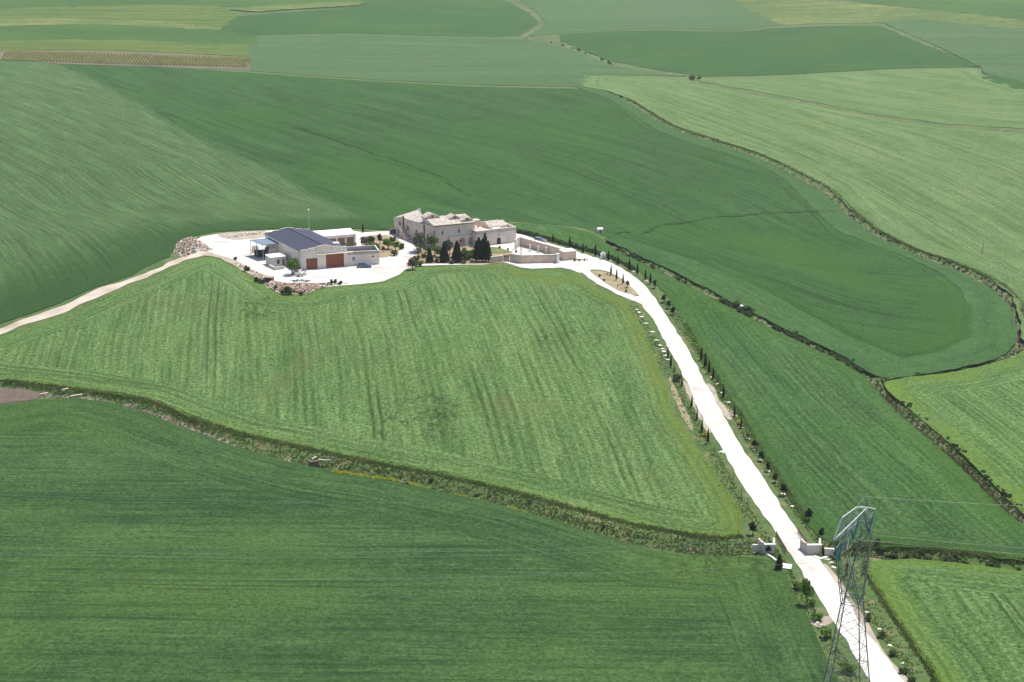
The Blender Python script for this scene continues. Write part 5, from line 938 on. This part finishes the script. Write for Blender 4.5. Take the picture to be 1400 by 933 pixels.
# white stones on the verges
def stones(name, pts, lab, grp, r0=.42):
    for i, (x, y) in enumerate(pts):
        g = G(x, y); r0 = r0; m = MB(); rr = random.Random(i*7+int(x)); m.rock((0, 0, .1), r0*rr.uniform(.8, 1.2), .45, rr.random()); m.rock((r0*.9*rr.uniform(.7, 1), rr.uniform(-.2, .2), .07), r0*.6, .5, rr.random()); m.rock((-r0*rr.uniform(.7, 1), rr.uniform(-.2, .2), .05), r0*.5, .5, rr.random())
        o = m.build(name, M_stoneW, None, lab % ORD[i], 'stone', grp); o.location = g
stones('white_stone', [(870.5, 424), (873.6, 428), (877, 434), (883, 443), (892, 454.5), (897, 466), (902, 473), (905, 478), (907, 481.5), (910, 487), (911.8, 492.5)], 'white stone on the left verge below the island tip, %s going down', 'white stones on the left verge', .55)
stones('white_stone', [(834, 357), (850, 362), (866, 372), (883.6, 385), (893, 394), (972.7, 516.5), (980, 525.5), (987, 538), (996, 551), (1003.5, 569), (1013, 585), (1023, 601), (1030, 615.5), (1039, 630), (1050, 645), (1059, 659), (1070.5, 676), (1083, 693)], 'white stone on the right verge above the bridge, %s going down', 'white stones on the right verge', .42)
stones('white_stone', [(1185, 838), (1202, 861), (1216.6, 883.5), (1234, 907.6)], 'white stone on the right verge beside the pylon, %s going down', 'white stones beside the pylon', .34); stones('white_stone', [(1123, 855), (1117, 852)], 'white stone on the pale rubble patch left of the lower drive, %s from the right', 'white stones left of the lower drive', .3); stones('white_stone', [(988, 619)], 'pale stone pile at the left edge of the drive, the %s above the bridge', None, .8); stones('white_stone', [(1136, 770), (1140, 777), (1131, 766)], 'pale boulder below the right bridge kerb, %s from the top', 'boulders below the bridge', .45)
# ring of pale stones
g = G(993.5, 567); rg = empty('stone_ring', g, 0, 'ring of pale stones on the right verge', 'stone ring')
for k in range(9): m = MB(); m.rock((.95*math.cos(k*.7), .95*math.sin(k*.7), .05), .22, .6, k); m.build('ring_stone', M_stoneW, rg)
# ditch shrubs
def along(pts, n, spread, seed, t0=0, t1=1):
    w = densify(PXW(smooth_px(pts, False, 3)), .003); rr = random.Random(seed); out = []
    for _ in range(n): k = int((t0+(t1-t0)*rr.random())*(len(w)-2)); d = w[k+1]-w[k]; L = max(1e-6, np.hypot(*d)); f = rr.random()*L; d = d/L; o = rr.gauss(0, spread); out.append((w[k][0]+d[0]*f-d[1]*o, w[k][1]+d[1]*f+d[0]*o, rr.random()))
    return out
def bush_row(pts, n, spread, seed, lab, grp, s0, s1, kind='shr'):
    for x, y, r in along(pts, n, spread, seed):
        if road_dist(np.array([x]), np.array([y]))[0] < 5: continue
        o = copy_tree(PROTO[kind][int(r*97) % len(PROTO[kind])]); o.location = (x, y, float(ground_z(x, y))); s = s0+(s1-s0)*r; o.scale = (s*1.25, s*1.25, s); o.rotation_euler = (0, 0, r*50); o['label'] = lab; o['category'] = 'bush'; o['group'] = grp
bush_row([(840, 337), (890, 361), (950, 390)], 18, .5, 3, 'small dark bush in the ditch behind the cypress row, near its upper end', 'bushes at the upper end of the middle ditch', .5, 1.0)
bush_row([(985, 410), (1015, 423), (1030, 432)], 18, 1.0, 4, 'dark bush in the thick clump of the middle ditch above the pale boulder', 'bushes of the thick ditch clump', .8, 1.5)
bush_row([(1060, 446), (1110, 470), (1150, 490), (1185, 511)], 40, .8, 5, 'dark bush in the middle ditch above the fork of the ditches', 'bushes above the ditch fork', .5, 1.1)
bush_row([(1210, 522), (1260, 513), (1330, 502)], 20, .5, 6, 'dark bush in the ditch running right from the fork', 'bushes right of the ditch fork', .6, 1.1)
bush_row([(1160, 289), (1200, 317), (1250, 342), (1300, 360), (1350, 382), (1385, 412)], 40, .6, 7, 'low dark bush on the bank of the long winding ditch at right', 'bushes on the winding ditch', .3, .75)
bush_row([(1215, 535), (1255, 567), (1300, 607), (1350, 655), (1400, 700)], 30, .5, 8, 'low dark bush on the right bank of the ditch below the fork', 'bushes below the ditch fork', .3, .7)
bush_row([(440, 640), (600, 660), (760, 700), (860, 728), (960, 742)], 16, 1.2, 9, 'low bush in the grassy ditch below the hill field', 'bushes in the lower ditch', .25, .5)
bush_row([(1190, 752), (1260, 757), (1330, 765), (1400, 772)], 22, 1.0, 10, 'low bush in the grassy ditch right of the pylon', 'bushes in the ditch right of the pylon', .5, 1.0)
bush_row([(720, 52), (760, 60), (800, 72), (835, 88)], 14, 1., 11, 'small dark bush on the hazy far ditch at the top', 'bushes on the far ditch', .6, 1.2)
bush_row([(948, 108), (955, 111)], 5, 2, 12, 'dark bush where the two far ditches meet', 'bushes at the far ditch junction', 1.0, 1.8)
g = G(1013, 421); m = MB(); m.rock((0, 0, .3), 1.3, .6, .3); o = m.build('boulder', M_stoneW, None, 'large pale boulder in the middle ditch, right of the thick bushes', 'boulder'); o.location = g
# grass tufts: uncountable
def tufts(name, pts, mat, hgt, wid, label, seed, zo=0):
    pts = [p for p, dd in zip(pts, road_dist(np.array([p[0] for p in pts]), np.array([p[1] for p in pts]))) if dd > 4.0]
    rr = random.Random(seed); m = MB(); xs = np.array([p[0] for p in pts]); ys = np.array([p[1] for p in pts]); zs = ground_z(xs, ys)+zo; V = []; F = []
    for x, y, z in zip(xs, ys, zs):
        for _ in range(3):
            a = rr.uniform(0, 6.28); h = hgt*rr.uniform(.5, 1.3); w = wid*rr.uniform(.6, 1.3); ox, oy = rr.gauss(0, wid*.6), rr.gauss(0, wid*.6); lx_, ly_ = rr.gauss(0, h*.35), rr.gauss(0, h*.35); n = len(V)
            V += [(x+ox-math.cos(a)*w, y+oy-math.sin(a)*w, z-.05), (x+ox+math.cos(a)*w, y+oy+math.sin(a)*w, z-.05), (x+ox+lx_, y+oy+ly_, z+h)]; F.append((n, n+1, n+2))
    m.v = V; m.f = F; m.sm = [False]*len(F); return m.build(name, mat, None, label, 'grass', kind='stuff')
tufts('ditch_grass', along([(x, y-3) for x, y in D1[1:-1]], 8000, 1.9, 1), F_grs, .26, .2, 'rough green grass on the banks of the lower ditch', 1)
tufts('ditch_grass', along(D1[8:-1], 1300, 1.3, 2), F_reed, .32, .16, 'brownish dry weeds in the bottom of the lower ditch', 2)
tufts('ditch_grass', along(D2[3:], 5000, .9, 3), F_reed, .4, .2, 'dark brown reeds along the long winding ditch', 3); tufts('ditch_grass', along(D3, 4500, 1., 4), F_grs, .36, .2, 'green weeds along the middle ditch', 4); tufts('ditch_grass', along(D3[9:], 2400, .9, 5), F_reed, .4, .2, 'brown reeds along the ditch below the fork', 5)
vg = [(rx_, ry_) for rx_, ry_, _ in along([(b[0]+9, b[1]-1) for b in ROADR[6:-1]], 5000, 1.6, 6)]+[(a, b) for a, b, _ in along([(b[0]-9, b[1]+2) for b in ROADL[4:-1]], 5000, 1.6, 7)]
vg = [p for p in vg if road_dist(np.array([p[0]]), np.array([p[1]]))[0] > 3.9]
tufts('verge_grass', [p+(0,) for p in vg], F_grs, .28, .12, 'short rough grass on the verges of the white drive', 8)
bot = [(1015, 733), (990, 736), (950, 732), (870, 719), (800, 700), (700, 673), (600, 650), (520, 635), (450, 620), (400, 609), (330, 594), (260, 571), (200, 547), (100, 532), (0, 520)]
tufts('field_edge_grass', [(a, b, 0) for a, b, _ in along(bot, 5200, .45, 21)], F_grs, .34, .22, 'ragged green fringe along the lower edge of the hill field', 21)
tufts('field_edge_grass', [(a, b, 0) for a, b, _ in along([(1186, 768), (1184, 782), (1196, 802), (1220, 840), (1250, 885), (1275, 920), (1298, 975)], 1800, .35, 22)+along([(1104, 713), (1083, 682), (1064, 652), (1038, 612), (1013, 568), (992, 538), (975, 508), (956, 478), (936, 440)], 2600, .4, 23)], F_grs, .34, .2, 'ragged green fringe of the fields right of the white drive', 22)
tufts('field_edge_grass', [(a, b, 0) for a, b, _ in along([(1450, 768), (1400, 767), (1330, 757), (1250, 748.5), (1195, 746), (1160, 746), (1128, 738)], 1800, .45, 24)+along([(830, 125), (866, 139), (890, 154), (925, 174), (995, 197), (1045, 213), (1095, 237), (1137, 259), (1167, 288), (1207, 318), (1255, 342), (1305, 359), (1358, 382), (1391, 408), (1403, 440)], 3600, .5, 25)], F_grs, .4, .28, 'ragged green fringe of the fields along the right-hand ditches', 23)
tufts('flowering_weeds', along([(560, 661), (575, 662), (590, 666)], 160, .35, 9)+along([(620, 673), (640, 679), (665, 684)], 240, .35, 9)+along([(690, 689), (708, 695), (722, 698)], 240, .3, 9)+along([(455, 645), (500, 651), (550, 659)], 200, .3, 9), F_yel, .4, .3, 'yellow flowering weeds along the lower edge of the grassy ditch', 9, .25)
# vineyard rows
mv = leaf_mb(260, lambda rr: (rr.uniform(-.5, .5), rr.gauss(0, .28), rr.uniform(.4, 1.5)), .5, 5); mv.v = [(x*1., y, z) for x, y, z in mv.v]
vine0 = None; F_vine = foliage('vine_leaf', (.2, .22, .06, 1), (.36, .36, .12, 1), .2)
for i in range(76):
    x = 2+i*4.45; fy0 = 84.2+(x/340)*9.3; gx, gt = G(x, fy0-.6), G(x+8.5, fy0-12.5+(-1.6 if x < 200 else -.4)); d = (gt-gx); L = d.xy.length
    if vine0 is None:
        V = []; rr = random.Random(3); mm = MB()
        for k in range(60): t = -.5+k/60; w0, w1 = rr.uniform(.3, .6), rr.uniform(.3, .6); h0_ = rr.uniform(1.1, 1.7); mm.add([(t, -w0, .2), (t+1/60, -w0, .2), (t+1/60, w1, .2), (t, w1, .2), (t, -w0*.6, h0_), (t+1/60, -w0*.6, h0_), (t+1/60, w1*.6, h0_), (t, w1*.6, h0_)], [(4, 5, 6, 7), (0, 1, 5, 4), (1, 2, 6, 5), (2, 3, 7, 6), (3, 0, 4, 7)])
        vine0 = mm.build('vine_row', F_vine, None, 'slanting row of yellow-green vines in the vineyard at upper left', 'vine row', 'vine rows'); o = vine0
    else: o = vine0.copy(); C.objects.link(o)
    o.location = (gx+gt)/2; o.scale = (L, 1, 1); o.rotation_euler = (0, -math.atan2(d.z, L), math.atan2(d.y, d.x))
# prototypes never placed are removed
for ls in PROTO.values():
    for o in ls:
        if o.name not in USED:
            for ch in list(o.children): bpy.data.objects.remove(ch)
            bpy.data.objects.remove(o)
# ------------------------------------------------------------------ light, air, camera
SUN_EL, SUN_AZ = R(67), R(50)       # azimuth clockwise from +Y (beyond the farm, a little right)
sc = bpy.context.scene
W = bpy.data.worlds.new('World'); sc.world = W; W.use_nodes = True; nt = W.node_tree
sky = nt.nodes.new('ShaderNodeTexSky'); sky.sky_type = 'NISHITA'; sky.sun_disc = False; sky.sun_elevation = SUN_EL; sky.sun_rotation = SUN_AZ
bg = nt.nodes['Background']; nt.links.new(sky.outputs[0], bg.inputs[0]); bg.inputs[1].default_value = .11
sd = bpy.data.lights.new('sun', 'SUN'); sd.energy = 4.3; sd.angle = R(.6); sd.color = (1, .95, .88)
so = bpy.data.objects.new('sun', sd); C.objects.link(so)
dirv = Vector((math.cos(SUN_EL)*math.sin(SUN_AZ), math.cos(SUN_EL)*math.cos(SUN_AZ), math.sin(SUN_EL)))
so.rotation_euler = (-dirv).to_track_quat('-Z', 'Y').to_euler()
hz = MB(); hz.box(-160000, 160000, -2600, 9200, -60, 112)
ht = bpy.data.materials.new('haze'); ht.use_nodes = True; n = ht.node_tree; n.nodes.remove(n.nodes['Principled BSDF'])
pv = n.nodes.new('ShaderNodeVolumePrincipled'); pv.inputs['Density'].default_value = .00008; pv.inputs['Color'].default_value = (.94, .95, .95, 1); pv.inputs['Anisotropy'].default_value = .2
n.links.new(pv.outputs[0], n.nodes['Material Output'].inputs['Volume'])
if HAZE: hz.build('haze', ht, kind='stuff')
cam = bpy.data.cameras.new('camera'); cam.lens = FPX/1400*36; cam.sensor_width = 36; cam.clip_start = 1; cam.clip_end = 200000
co = bpy.data.objects.new('camera', cam); C.objects.link(co); co.location = (0, 0, CAMZ); co.rotation_euler = (math.pi/2-PITCH, 0, 0); sc.camera = co
sc.view_settings.view_transform = 'Standard'; sc.view_settings.look = 'None'; sc.view_settings.exposure = .57; sc.view_settings.gamma = 1
sc.view_settings.use_curve_mapping = False
